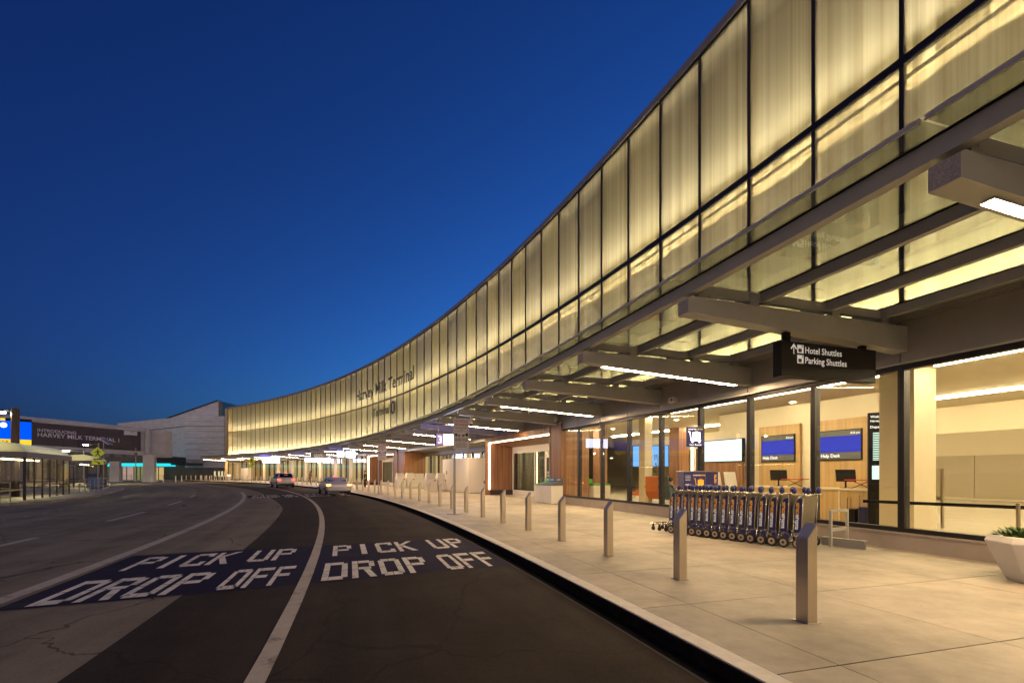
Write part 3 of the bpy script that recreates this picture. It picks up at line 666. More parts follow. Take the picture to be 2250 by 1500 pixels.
lit_sign(43, -5.6, -2.9, 3.2, 4.1, 'large overexposed white sign above the white suv, farthest lit sign')
s = at('hanging_sign', 'small dark hanging sign with two white text lines above a long glowing sign', 'sign', 31, 0)
g = MB(); g.box(-5.9, -3.9, -.08, .08, 3.45, 4.1); g.build('sign_box', M['darkgrey'], s); g = MB(); g.text('Hotel Shuttles', lambda u, v: (-5.5 + u, -.083, 3.85 + v), cap=.12); g.text('Parking Shuttles', lambda u, v: (-5.5 + u, -.083, 3.6 + v), cap=.12); g.build('lettering', M['white_letter'], s)
g = MB(); g.cyl((-5.3, 0, 4.1), (-5.3, 0, 4.5), .03); g.cyl((-4.4, 0, 4.1), (-4.4, 0, 4.5), .03); g.build('hanger', M['greymetal'], s)

# ------------------------------------------------------------------ bollards
def bollard_proto():
    o = thing('bollard', '', 'bollard')
    g = MB(); x0, x1, y0, y1 = -.065, .065, -.075, .075
    lo, hi = .90, 1.045
    g.hexa([(x0, y0, 0), (x1, y0, 0), (x1, y1, 0), (x0, y1, 0)], [(x0, y0, lo), (x1, y0, hi), (x1, y1, hi), (x0, y1, lo)])
    g.build('post', M['steel'], o, bevel=.004)
    g = MB(); g.hexa([(x0 + .006, y0 + .006, lo + .002), (x1 - .006, y0 + .006, hi + .002), (x1 - .006, y1 - .006, hi + .002), (x0 + .006, y1 - .006, lo + .002)], [(x0 + .006, y0 + .006, lo + .009), (x1 - .006, y0 + .006, hi + .009), (x1 - .006, y1 - .006, hi + .009), (x0 + .006, y1 - .006, lo + .009)])
    g.build('cap', mat('polished_cap', (.50, .50, .50), .5, .7), o)
    g = MB(); g.box(x0 - .025, x1 + .025, y0 - .025, y1 + .025, .0005, .005); g.build('base_plate', M['stone'], o)
    return o
proto = bollard_proto(); first = True; idx = 0
for i in range(-1, 58):
    k = -1.59 + 1.1 * i
    if i < 0: continue
    b = proto if first else dup(proto); first = False
    b.location = P3(k, 6.21 if k < 50 else 6.4, 0); b.rotation_euler = (0, 0, th(k))
    b['label'] = 'brushed steel bollard with slanted top, %s along the kerb counting from the camera' % ordinal(idx); b['group'] = 'slant-topped bollards along the kerb'; b['category'] = 'bollard'; idx += 1

# ------------------------------------------------------------------ luggage carts
def cart_proto():
    c = thing('luggage_cart', '', 'luggage cart')
    # local: x across, -y faces the near end of the row (the camera), z up
    g = MB(); g.hexa([(-.30, .02, .34), (.30, .02, .34), (.33, -.03, 1.10), (-.30, -.03, 1.10)], [(-.30, .03, .34), (.30, .03, .34), (.33, -.02, 1.10), (-.30, -.02, 1.10)])
    g.build('back_panel', mat('cart_grey_sheet', (.30, .27, .22), .38, .75, noise=.15, nscale=3), c)
    for sx in (-.315, .33):
        pts = [(sx, .0, .30), (sx, -.035, 1.10), (sx, .01, 1.09), (sx, .07, 1.06), (sx, .125, .98), (sx, .15, .85), (sx, .165, .32)]
        g = MB(); g.tube(pts, .011, 6, closed=True); fr = g.build('side_frame', M['chrome'], c, smooth=True)
        ins = [(.014, .33), (-.02, 1.05), (.03, 1.05), (.075, 1.02), (.11, .95), (.135, .84), (.15, .33)]
        g = MB(); g.hexa([(sx - .004, y, z) for y, z in ins], [(sx + .004, y, z) for y, z in ins]); sp = g.build('ad_panel', M['navy'], c)
        if sx < 0:
            # lettering reads upward: u runs up, letters' tops face the near side (-y... away)
            def fn0(u, v): return (sx - .007, .125 - v - .0 * u, .40 + u)
            g = MB(); g.text('smarte', lambda u, v: (sx - .007, .125 + (.0) - v - .15 * 0 + (-.03) * (u / .6), .40 + u), width=.31, cap=.085); g.build('lettering', M['white_letter'], sp, recalc=False)
            g = MB(); g.text('carte', lambda u, v: (sx - .007, .109 - v - .03 * (u / .6), .715 + u), width=.25, cap=.085); g.build('lettering', mat('orange_letter', (.85, .40, .02), .5, emit=(1, .45, .02), estr=.15), sp, recalc=False)
    g = MB(); g.tube([(-.31, -.035, 1.10), (-.30, -.04, 1.125), (.40, -.06, 1.13), (.46, -.10, 1.12)], .013, 6)
    g.tube([(-.27, -.12, 1.20), (-.15, -.04, 1.13)], .010, 6); g.tube([(.20, -.12, 1.20), (.38, -.06, 1.13)], .010, 6); g.tube([(-.30, -.035, 1.09), (-.28, -.11, 1.19)], .012, 6)
    g.build('handle_bar', M['chrome'], c, smooth=True)
    for x in (-.28, .18):
        g = MB(); g.ball((x, -.12, 1.215), .066, 12, sc=(1, .75, 1.15)); g.build('handle_grip', M['knob'], c, smooth=True)
    g = MB()
    for sx in (-.30, .30):
        g.tube([(sx, .05, .33), (sx, .10, .27), (sx, .55, .20), (sx * .8, .86, .19)], .013, 6); g.tube([(sx, .16, .33), (sx * 1.1, .20, .24), (sx * 1.15, .14, .13)], .012, 6)
        g.tube([(sx, .0, .32), (sx * 1.08, -.06, .22), (sx * 1.15, -.02, .12)], .011, 6)
    for y, z in ((.10, .27), (.30, .235), (.55, .20)): g.tube([(-.30, y, z), (.30, y, z)], .010, 6)
    g.tube([(-.24, .86, .19), (.24, .86, .19)], .012, 6); g.tube([(-.40, .04, .11), (.40, .04, .11)], .014, 6)
    g.build('base_frame', M['chrome'], c, smooth=True)
    for x in (-.36, .28):
        g = MB(); g.box(x, x + .08, -.03, .05, .19, .30); g.build('bumper', M['knob'], c, bevel=.008)
    for sx in (-.39, .39):
        g = MB(); g.cyl((sx - .022, .04, .112), (sx + .022, .04, .112), .110, 20); wh = g.build('wheel', M['rubber'], c, bevel=.008)
        g = MB(); g.cyl((sx - .027, .04, .112), (sx + .027, .04, .112), .072, 16); rim = g.build('rim', M['steel'], wh)
        g = MB(); g.cyl((sx - .031, .04, .112), (sx + .031, .04, .112), .028, 10); g.build('hub', M['rubber'], wh)
    for sx in (-.2, .2):
        g = MB(); g.cyl((sx - .015, .78, .055), (sx + .015, .78, .055), .055, 12); g.box(sx - .02, sx + .02, .76, .80, .10, .2); g.build('caster', M['rubber'], c)
    return c
cp = cart_proto(); A = Vector((6.32, 10.30)); B = Vector((4.55, 12.95)); NC = 15
dirv = (B - A); rz_c = atan2(-dirv.x, dirv.y)
for i in range(NC):
    o = cp if i == 0 else dup(cp); p = A + dirv * (i / (NC - 1)) ** .92
    o.location = (p.x, p.y, 0); o.rotation_euler = (0, 0, rz_c + random.uniform(-.02, .02))
    o['category'] = 'luggage cart'; o['group'] = 'row of nested luggage carts'
    o['label'] = 'steel luggage cart with navy side panel, %s in the nested row from the right end' % ordinal(i)
# dock the row is parked in
dk = thing('cart_dock', 'low steel rail and square frame dock at the right end of the cart row', 'cart dock', (7.05, 10.5, 0), .52)
g = MB(); g.box(-.03, .02, -.55, .30, .002, .17); g.box(-.03, .10, -.55, .30, .171, .18); g.build('floor_rail', M['tin'], dk)
g = MB(); g.box(.42, .47, -.02, .03, .0, .74); g.box(-.25, -.20, -.02, .03, 0, .74); g.box(-.25, .47, -.02, .03, .741, .79); g.box(-.199, .419, -.01, .02, .33, .40); g.build('guard_frame', M['greymetal'], dk)

# cart rental machine with its pole sign
m_ = at('cart_rental_machine', 'navy cart rental box with an orange suitcase picture behind the cart row', 'rental machine', 2.62, .65, rz=-.33)
g = MB(); g.box(-.62, .42, -.30, .28, 0, 1.62); g.build('cabinet', M['navy'], m_, bevel=.01)
g = MB(); g.box(-.63, .43, -.31, .29, 1.621, 1.65); g.box(.02, .03, -.312, -.3015, .02, 1.6); g.build('trim', M['chrome'], m_)
g = MB(); y = -.3035
g.box(-.20, -.02, y, y + .002, 1.16, 1.38); g.box(-.14, -.08, y, y + .002, 1.40, 1.41); g.box(-.15, -.14, y, y + .002, 1.381, 1.41); g.box(-.08, -.07, y, y + .002, 1.381, 1.41)
g.tube([(-.32, y, 1.42), (-.28, y, 1.42), (-.24, y, 1.12), (-.02, y, 1.12)], .008, 5)
g.text('carte', lambda u, v: (-.14 + u, y, 1.50 + v), cap=.055); g.build('suitcase_picture', mat('orange_graphic', (.8, .38, .02), .5, emit=(1, .5, .02), estr=.3), m_)
g = MB(); g.text('smarte', lambda u, v: (-.34 + u, y, 1.50 + v), cap=.055)
for j in range(4): g.box(-.58, -.42, y, y + .001, 1.50 - .045 * j, 1.508 - .045 * j)
for j in range(3): g.box(-.57 + j * .06, -.535 + j * .06, y, y + .001, 1.2, 1.25)
g.build('lettering', M['white_letter'], m_)
g = MB(); g.text('carte', lambda u, v: (.36 - v, y, 1.28 + u), cap=.09); g.build('side_lettering', mat('orange_letter2', (.85, .40, .02), .5, emit=(1, .45, .02), estr=.2), m_)
sg = at('cart_rental_sign', 'navy lit pole sign with a white suitcase on a cart reading Cart Rental', 'sign', 2.62, .65, 1.65, rz=-.33)
g = MB(); g.cyl((-.18, 0, 0), (-.18, 0, .74), .035, 10); g.build('pole', M['white'], sg)
g = MB(); g.box(-.43, .07, -.06, .06, .74, 1.36); g.build('sign_panel', M['navy'], sg, bevel=.02)
g = MB(); y = -.063
g.box(-.27, -.03, y, y + .002, .98, 1.18); g.box(-.19, -.11, y, y + .002, 1.181, 1.205); g.tube([(-.40, y, 1.2), (-.35, y, 1.2), (-.31, y, .93), (-.01, y, .94)], .011, 5)
for x in (-.27, -.06): g.cyl((x, y, .895), (x, y + .002, .895), .03, 12)
g.build('suitcase_picture', emis('lit_white_warm', (1, .85, .7), 5), sg)
g = MB(); g.text('Cart Rental', lambda u, v: (-.18 + u, y, .78 + v), width=.36, cap=.05, align='C'); g.text('smarte', lambda u, v: (-.40 + u, y, 1.26 + v), width=.24, cap=.055); g.build('lettering', M['signtxt'], sg)
g = MB(); g.text('carte', lambda u, v: (-.15 + u, y, 1.26 + v), width=.19, cap=.055); g.build('orange_lettering', M['signyellow'], sg)

# ------------------------------------------------------------------ pavement furniture
# planter with succulents
pl = thing('planter', 'white faceted concrete planter with spiky green succulents at the right edge', 'planter', (8.02, 6.95, 0), -.2)
g = MB(); n = 8
def ring(r, z, ph=pi / 8): return [(r * cos(2 * pi * i / n + ph) * 1.15, r * sin(2 * pi * i / n + ph) * .78, z) for i in range(n)]
rs = [ring(.60, 0), ring(.64, .06), ring(.84, .58), ring(.80, .67), ring(.70, .67), ring(.66, .58)]
vs = [p for r_ in rs for p in r_]; fs = [tuple(range(n))[::-1]]
for i in range(len(rs) - 1):
    for j in range(n): fs.append((i * n + j, i * n + (j + 1) % n, (i + 1) * n + (j + 1) % n, (i + 1) * n + j))
g.add(vs, fs); g.build('pot', M['planter'], pl, bevel=.012)
g = MB(); g.add(ring(.665, .595), [tuple(range(n))]); g.build('soil', M['soil'], pl)
rnd = random.Random(5)
for q in range(17):
    cx_, cy_ = rnd.uniform(-.66, .55), rnd.uniform(-.40, .40); s_ = rnd.uniform(1.2, 2.0)
    pg = MB()
    for i in range(22):
        a = 2.4 * i; ln = (.20 - .005 * i) * s_; el = .25 + .05 * i
        d = Vector((cos(a) * cos(el), sin(a) * cos(el), sin(el))); sd = Vector((-sin(a), cos(a), 0)) * .022 * s_; b0 = Vector((cx_, cy_, .59))
        up = Vector((0, 0, .012))
        pg.add([b0 - sd * .5, b0 + sd * .5, b0 + d * ln * .55 + sd + up, b0 + d * ln, b0 + d * ln * .55 - sd + up], [(0, 1, 2, 3, 4)])
        pg.add([b0 - sd * .5 - up, b0 + sd * .5 - up, b0 + d * ln * .55 + sd * .9 - up, b0 + d * ln, b0 + d * ln * .55 - sd * .9 - up], [(0, 1, 2, 3, 4)])
    pg.build('succulent', M['leaf'], pl)

# recycling station
rb = thing('recycling_station', 'white three-bin recycling station with green, blue and dark tops beside the entrance', 'recycling bin', P3(8.05, .50, 0), th(8))
for i, (y0, y1, mt, tx) in enumerate(((.55, 1.05, 'green', 'Compost'), (.02, .53, 'blue', 'Recycling'), (-.85, 0, 'darkgrey', 'Landfill'))):
    g = MB(); g.box(-.33, .33, y0, y1 - .012, .02, .93); bn = g.build('bin', M['white'], rb, bevel=.01)
    g = MB(); g.hexa([(-.34, y0, .935), (.34, y0, .935), (.34, y1 - .01, .935), (-.34, y1 - .01, .935)], [(-.34, y0, .99), (.34, y0, 1.12), (.34, y1 - .01, 1.12), (-.34, y1 - .01, .99)]); g.build('lid', M[mt], bn)
    g = MB(); g.box(.30, .34, y0, y1 - .01, 1.121, 1.32); sn = g.build('label_board', M[mt], rb)
    g = MB(); yc = (y0 + y1) / 2; g.text(tx, lambda u, v, yc=yc: (.297, yc - u, 1.2 + v), width=.38, cap=.07, align='C'); g.build('lettering', M['white_letter'], rb)

# white kiosk booth
bo = at('kiosk_booth', 'tall white booth cabinet with double doors beside the wooden entrance', 'booth', 15.2, -.9)
g = MB(); g.box(-1.1, .9, -1.3, 4.6, .03, 2.75); g.build('cabinet', M['white'], bo, bevel=.01)
g = MB()
for y0 in (-1.0, 1.3, 2.5): g.box(-1.115, -1.101, y0, y0 + 1.1, .15, 2.55)
g.build('door', M['white'], bo)
g = MB()
for y0 in (1.40, 3.45): g.box(-1.135, -1.102, y0, y0 + .16, 1.45, 1.75)
g.box(.2, .55, -1.315, -1.301, .75, .95); g.build('plate', M['darkgrey'], bo)
def podium(k, d, label):
    p = at('check_in_podium', label, 'podium', k, d, group='white kerbside check-in podiums')
    for j, x in enumerate((-.95, .05)):
        g = MB(); g.hexa([(x, -.35, 0.08), (x + .9, -.35, .08), (x + .9, .55, .08), (x, .55, .08)], [(x, -.35, 1.05), (x + .9, -.35, 1.05), (x + .9, .55, 1.05), (x, .55, 1.05)]); b = g.build('cabinet', M['white'], p, bevel=.01)
        g = MB(); g.hexa([(x + .02, -.1, 1.052), (x + .88, -.1, 1.052), (x + .88, .5, 1.052), (x + .02, .5, 1.052)], [(x + .12, .1, 1.55), (x + .78, .1, 1.55), (x + .78, .5, 1.55), (x + .12, .5, 1.55)]); g.build('desk_screen', M['white'], p)
        g = MB(); g.box(x + .60, x + .75, -.36, -.351, .85, .97); g.build('warning_sticker', M['tail'] if False else mat('red_sticker', (.5, .06, .04), .5), p)
    g = MB(); g.box(.97, 1.9, -.1, .6, .08, 1.5); g.build('side_unit', M['white'], p, bevel=.01)
    return p
podium(17.2, .9, 'white check-in podium with sloped screens, nearer of the two, next to the booth')
podium(21.4, .9, 'white check-in podium with sloped screens, farther of the two, by the wood wall')

# tow-away signs
def truck(mb, x, y, z, s, flip=1):
    mb.box(min(x, x + s * flip), max(x, x + s * flip), y, y + .001, z + s * .18, z + s * .34); mb.box(min(x, x + s * .4 * flip), max(x, x + s * .4 * flip), y, y + .001, z + s * .34, z + s * .6)
    for q in (.2, .8): mb.cyl((x + s * q * flip, y, z + s * .14), (x + s * q * flip, y + .001, z + s * .14), s * .13, 10)
def towsign(k, d, label, rz=0):
    p = at('no_parking_sign', label, 'road sign', k, d, rz=rz, group='no waiting signs on posts')
    g = MB(); g.box(-.04, .04, -.03, .03, 0, 3.72); g.build('post', M['tin'], p)
    g = MB(); g.box(-.16, .16, -.16, .16, .001, .012); g.box(-.30, .30, -.07, .07, .013, .03); g.build('base_plate', M['tin'], p)
    g = MB(); g.box(-.06, .56, -.05, -.032, 2.50, 3.68); pn = g.build('sign_panel', mat('aged_white_sign', (.55, .52, .52), .5, noise=.08, nscale=5), p)
    y = -.054
    g = MB(); g.text('NO WAITING', lambda u, v: (.26 + u, y, 3.52 + v), width=.50, cap=.09, align='C'); g.text('NO PARKING', lambda u, v: (.26 + u, y, 3.39 + v), width=.50, cap=.09, align='C'); g.build('red_lettering', mat('red_letter', (.40, .04, .06), .6), pn)
    g = MB(); g.text('ACTIVE LOADING', lambda u, v: (.26 + u, y, 3.29 + v), width=.46, cap=.04, align='C'); g.text('ONLY', lambda u, v: (.26 + u, y, 3.22 + v), cap=.04, align='C')
    g.text('$100 FINE', lambda u, v: (.26 + u, y, 2.80 + v), width=.48, cap=.095, align='C'); g.text('TOW AWAY ZONE', lambda u, v: (.26 + u, y, 2.71 + v), width=.3, cap=.035, align='C'); g.text('VEHICLES TOWED AT', lambda u, v: (.26 + u, y, 2.64 + v), width=.44, cap=.035, align='C'); g.text("OWNER'S EXPENSE", lambda u, v: (.26 + u, y, 2.57 + v), width=.4, cap=.035, align='C')
    truck(g, .01, y, 2.97, .2); truck(g, .52, y, 2.97, .24, -1)
    g.tube([(-.01, y, 2.92), (.53, y, 2.92), (.53, y, 3.18), (-.01, y, 3.18)], .005, 4, closed=True); g.build('lettering', M['black_letter'], pn)
towsign(5.72, 6.9, 'tall no waiting no parking tow-away sign on a steel post, nearer of the two', rz=-.05)
towsign(15.1, 6.8, 'no waiting tow-away sign on a steel post by the far bollards, farther of the two', rz=-.1)

# cameras and wall speaker
def camdome(k, x, z, label):
    p = at('security_camera', label, 'camera', k, 0, group='dome cameras')
    g = MB(); g.cyl((x, -.2, z + .25), (x, -.2, z), .05, 10); g.cyl((x, -.2, z + .02), (x, -.2, z - .12), .10, 14); g.build('housing', M['white'], p)
    g = MB(); g.ball((x, -.2, z - .13), .09, 12); g.build('dome', M['carglass'], p, smooth=True)
camdome(8, -4.9, 4.05, 'white dome security camera hanging at the canopy edge above the bright screen sign')
camdome(24, -4.3, 4.05, 'small dome security camera hanging farther along the canopy')
p = at('wall_speaker', 'small cream box speaker mounted on the grey wall under the canopy', 'speaker', 3.55, .06, 4.12)
g = MB(); g.box(-.22, -.02, -.16, .16, -.10, .10); g.build('housing', M['white'], p, bevel=.02); g = MB(); g.cyl((-.225, -.05, 0), (-.221, -.05, 0), .04, 12); g.build('grille', M['black'], p)
p = at('horn_speaker', 'round pale horn speaker on the wall beside the entrance portal', 'speaker', 7.9, .06, 4.35)
g = MB(); g.tube([(-.05, 0, 0), (-.12, 0, 0)], .05, 12); g.tube([(-.12, 0, 0), (-.30, -.05, 0)], .06, 14, r1=.17); g.build('horn', M['white'], p, smooth=True)

# ------------------------------------------------------------------ inside the hall
def hall(name, label, cat, k, d, z=0, rz=0, group=None): return at(name, label, cat, k, d, z, rz, group)
for i, (k, lab) in enumerate(((4.1, 'left of the two'), (2.85, 'right of the two'))):
    p = hall('help_desk_screen', 'help desk screen glowing blue on an oak panel, %s' % lab, 'screen', k, -6.12, group='help desk screens')
    hw = .80
    g = MB(); g.box(-.06, .06, -hw - .18, hw + .18, .0, 3.55); g.build('oak_panel', M['oak'], p)
    g = MB(); g.box(-.12, -.065, -hw, hw, 2.05, 3.15); g.build('bezel', M['black'], p)
    g = MB(); g.box(-.130, -.121, -hw + .03, hw - .03, 2.34, 2.92); g.build('display', M['screenblue'], p)
    g = MB(); g.box(-.130, -.121, -hw + .03, hw - .03, 2.08, 2.335); g.box(-.130, -.121, -hw + .03, hw - .03, 2.925, 3.12); g.build('display_band', M['darkgrey'], p)
    g = MB(); g.text('Help Desk', lambda u, v: (-.133, hw - .1 - u, 2.16 + v), cap=.12); g.text('8:26 pm', lambda u, v: (-.133, -hw + .38 - u, 2.98 + v), cap=.07); g.build('lettering', M['signtxt'], p)
for i, (k, lab) in enumerate(((3.55, 'left'), (2.3, 'middle'), (1.72, 'right'))):
    p = hall('service_counter', 'oak and cream service counter with a monitor, %s of the three' % lab, 'counter', k, -4.75, group='service counters')
    g = MB(); g.box(-.35, .35, -.9 if i < 2 else -.5, .9 if i < 2 else .5, 0.0, 1.02); g.build('body', M['oak'], p)
    g = MB(); g.box(-.37, .38, -.93 if i < 2 else -.52, .93 if i < 2 else .52, 1.021, 1.08); g.box(-.37, -.351, -.06, .0, 0, 1.02); g.build('counter_top', M['cream'], p)
    q = hall('monitor', 'black flat monitor standing on the %s service counter' % lab, 'monitor', k, -4.75, 1.08, rz=-.5, group='counter monitors')
    g = MB(); g.hexa([(-.30, -.02, .22), (.30, -.02, .22), (.30, .04, .62), (-.30, .04, .62)], [(-.30, .02, .22), (.30, .02, .22), (.30, .08, .62), (-.30, .08, .62)]); g.build('display', M['black'], q)
    g = MB(); g.cyl((0, .03, .0), (0, .03, .3), .03); g.box(-.14, .14, -.08, .12, .0, .02); g.build('stand', M['black'], q)
# big bright screen with kiosks beneath
p = hall('wall_screen', 'large overexposed white wall screen above the self-service kiosks', 'screen', 5.35, -5.6)
g = MB(); g.box(-.05, .10, -1.25, 1.25, 2.08, 3.12); g.build('bezel', M['black'], p); g = MB(); g.box(-.06, -.051, -1.2, 1.2, 2.12, 3.08); g.build('display', M['screenwhite'], p)
g = MB(); g.box(0, .1, -1.2, 1.2, 0, 2.07); g.build('backing', M['wood'], p)
p = hall('light_column', 'slim vertical light strip standing beside the wall screen', 'light', 6.1, -5.3)
g = MB(); g.box(-.04, .04, -.05, .05, 0, 3.1); g.build('light_tube', emis('pale_green_tube', (.9, 1, .7), 3), p)
for i in range(3):
    k = 4.75 + i * .42
    p = hall('self_service_kiosk', 'white self-service kiosk with tilted screen, %s from the right under the wall screen' % ordinal(i), 'kiosk', k, -4.9, rz=-.3, group='self-service kiosks')
    g = MB(); g.hexa([(-.25, -.2, 0), (.25, -.2, 0), (.25, .25, 0), (-.25, .25, 0)], [(-.22, .0, 1.0), (.22, .0, 1.0), (.22, .25, 1.0), (-.22, .25, 1.0)]); g.build('pedestal', M['white'], p, bevel=.02)
    g = MB(); g.hexa([(-.25, -.08, 1.0), (.25, -.08, 1.0), (.25, .04, 1.0), (-.25, .04, 1.0)], [(-.25, .12, 1.62), (.25, .12, 1.62), (.25, .22, 1.62), (-.25, .22, 1.62)]); hd = g.build('head', M['white'], p, bevel=.02)
    g = MB(); g.hexa([(-.19, -.03, 1.12), (.19, -.03, 1.12), (.19, -.02, 1.12), (-.19, -.02, 1.12)], [(-.19, .06, 1.38), (.19, .06, 1.38), (.19, .07, 1.38), (-.19, .07, 1.38)]); g.build('display', M['screenwhite'] if i == 0 else M['darkgrey'], p)
# flight information totem, exit sign
p = hall('information_totem', 'tall black flight information totem glowing behind the glass', 'totem', 1.42, -3.9, rz=-.85)
g = MB(); g.box(-.45, .45, -.1, .1, 0, 3.35); g.build('housing', M['black'], p)
g = MB()
for j in range(16): g.box(-.34, .34, -.112, -.101, 1.96 + j * .052, 1.985 + j * .052)
g.box(-.36, -.12, -.112, -.101, 1.4, 1.8); g.box(-.05, .36, -.112, -.101, 1.4, 1.8); g.build('display', emis('totem_screen', (.65, .9, .85), 1.5), p)
g = MB(); g.text('Welcome to SFO', lambda u, v: (-.4 + u, -.104, 3.2 + v), width=.76, cap=.07); g.text('Harvey Milk Terminal 1', lambda u, v: (-.4 + u, -.104, 3.08 + v), width=.76, cap=.06); g.text('Departures', lambda u, v: (-.4 + u, -.104, 2.9 + v), cap=.07); g.build('lettering', M['signtxt'], p)
p = hall('exit_sign', 'small green EXIT sign hanging in the hall', 'exit sign', 2.6, -9, 2.75, rz=-.7)
g = MB(); g.box(-.3, .3, -.03, .03, 0, .3); g.build('housing', M['exit'], p); g = MB(); g.text('EXIT', lambda u, v: (u, -.034, .07 + v), cap=.16, align='C'); g.build('lettering', M['signtxt'], p)
# belt barrier and seat bench in the right-hand bay
p = thing('belt_barrier', 'steel belt barrier post with black belt behind the right-hand window', 'barrier', (9.95, 9.5, 0))
g = MB(); g.cyl((0, 0, 0), (0, 0, 1.0), .035, 12); g.cyl((0, 0, 0), (0, 0, .03), .17, 20); g.build('post', M['steel'], p); g = MB(); g.box(-2.6, .0, -.01, .01, .88, .95, rz=-.95, c=(0, 0)); g.box(0, 2.5, -.01, .01, .88, .95, rz=-.95, c=(0, 0)); g.build('belt', M['black'], p)
p = hall('bench_seat', 'long low dark bench at the far end of the hall', 'bench', -1.6, -17)
g = MB(); g.box(-.35, .35, -2.5, 2.5, .38, .5); g.build('seat', M['darkgrey'], p); g = MB()
for yy in (-2.2, 0, 2.2): g.box(-.3, .3, yy - .04, yy + .04, 0, .379)
g.build('leg', M['steel'], p)
for i, (k, d, c_, hh) in enumerate(((1.15, -4.2, 'darkcloth', .62), (1.9, -3.9, 'black', .42), (1.72, -3.85, 'navy', .5))):
    p = hall('suitcase', ('tall black suitcase beside the information totem', 'small black box bag on the hall floor in front of the counters', 'navy upright suitcase in front of the right counter')[i], 'suitcase', k, d, .0, rz=.3 * i)
    g = MB(); g.box(-.22, .22, -.14, .14, .06, hh + .06); g.build('shell', M[c_], p, bevel=.03); g = MB(); g.tube([(-.14, .1, hh + .06), (-.14, .1, hh + .4), (.14, .1, hh + .4), (.14, .1, hh + .06)], .012, 6); g.build('handle', M['chrome'], p)
    for sx in (-.17, .17):
        g = MB(); g.cyl((sx - .02, 0, .035), (sx + .02, 0, .035), .034, 10); g.build('wheel', M['rubber'], p)
for i, k in enumerate((3.2, 2.05)):
    p = hall('luggage_scale', 'red and black folding stand on the counter, %s' % ('left one' if i == 0 else 'right one'), 'stand', k, -4.7, 1.082)
    g = MB(); g.box(-.22, .22, -.4, .4, .26, .29); g.build('tray', mat('red_tray', (.45, .04, .04), .5), p)
    g = MB()
    for y in (-.3, .3): g.tube([(0, y, 0), (0, -y, .26)], .012, 6)
    g.build('legs', M['black'], p)
p = hall('queue_partition', 'frosted low partition glass panel between counter and totem', 'partition', 1.55, -5.2)
g = MB(); g.box(-.02, .02, -.9, .9, .9, 1.7); g.build('glass', M['clear'], p); g = MB(); g.box(-.04, .04, -.95, -.9, 0, 1.72); g.box(-.04, .04, .9, .95, 0, 1.72); g.box(-.04, .04, -.9, .9, .8, .9); g.build('frame', M['steel'], p)
for i, k in enumerate((-4.5, -2.5, -.6, 1.6, 3.6, 6.8, 9.5)):
    for d in (-1.6, -5.6):
        g = MB(); c0 = P3(k, d, 4.345); g.cyl((c0[0], c0[1], 4.335), (c0[0], c0[1], 4.349), .10, 14); tb(g, 'downlight', M['ceil'])
for i, k in enumerate((-2.4, -.4)):
    p = hall('queue_post', 'steel queue post deeper in the right-hand hall, %s' % ('nearer' if i == 0 else 'farther'), 'barrier', k, -8.5)
    g = MB(); g.cyl((0, 0, 0), (0, 0, 1.0), .035, 12); g.build('post', M['steel'], p); g = MB(); g.cyl((0, 0, 0), (0, 0, .03), .17, 20); g.build('base', M['black'], p)
p = hall('baggage_carousel', 'low rounded pale baggage carousel end at the right edge of the hall', 'carousel', -3.3, -9)
g = MB(); g.cyl((0, 0, 0), (0, 0, .45), 1.8, 30); g.cyl((0, 0, .45), (0, 0, 1.0), 1.5, 30, r1=1.0); g.build('body', M['white'], p, smooth=False); g = MB(); g.cyl((0, 0, .451), (0, 0, .50), 1.75, 30); g.build('belt', M['darkgrey'], p)
# lounge chairs
def lounge(name_lab, X, Y, rz, mt):
    p = thing('lounge_chair', name_lab, 'lounge chair', (X, Y, 0), rz, 'high-backed lounge chairs')
    g = MB(); pr = [(-.34, .42), (-.30, .50), (.15, .46), (.30, .75), (.38, 1.42), (.44, 1.42), (.38, .70), (.22, .34), (-.25, .36)]
    g.hexa([(-.36, y_, z_) for y_, z_ in pr], [(.36, y_, z_) for y_, z_ in pr]); g.build('shell', mt, p, bevel=.03)
    for sx in (-1, 1):
        g = MB(); g.hexa([(sx * .36, -.2, .40), (sx * .36, .3, .45), (sx * .36, .36, .95), (sx * .36, .1, .72)], [(sx * .42, -.2, .45), (sx * .42, .3, .5), (sx * .42, .40, 1.0), (sx * .42, .1, .76)]); g.build('wing', mt, p)
    g = MB()
    for sx in (-.25, .25):
        for sy in (-.22, .2): g.cyl((sx, sy, .36), (sx * 1.25, sy * 1.25, 0), .014, 6)
    g.build('legs', M['steel'], p)
lounge('orange high-backed lounge chair, left one of three behind the glass', 6.9, 26.6, -1.9, M['orange'])
lounge('orange high-backed lounge chair, middle one of three behind the glass', 6.9, 23.3, 2.6, M['orange'])
lounge('orange high-backed lounge chair, right one of three behind the seated woman', 8.1, 25.2, 2.2, M['orange'])
lounge('slate blue lounge chair with a woman sitting in it', 7.35, 22.4, 1.9, M['slate'])
for i, (X, Y) in enumerate(((4.9, 27.2), (3.6, 25.9))):
    if i: continue
    p = thing('indoor_recycling_station', 'white recycling cabinet with bright green top behind the glass', 'recycling bin', (X, Y, 0), .4)
    g = MB(); g.box(-.55, .55, -.3, .3, 0, .88); g.build('cabinet', M['white'], p, bevel=.01); g = MB(); g.box(-.56, .56, -.31, .31, .881, .97); g.box(-.56, -.30, .2, .31, .971, 1.25); g.build('lid', M['green'], p)
p = thing('blue_screen', 'blue glowing screen on the wall behind the lounge chairs', 'screen', (10.2, 35.6, 0), -.25)
g = MB(); g.box(-1.3, 1.3, 0, .1, 2.0, 3.6); g.build('bezel', M['black'], p); g = MB(); g.box(-1.25, 1.25, -.012, -.001, 2.05, 3.55); g.build('display', emis('sky_screen', (.15, .4, 1), 1.5), p)
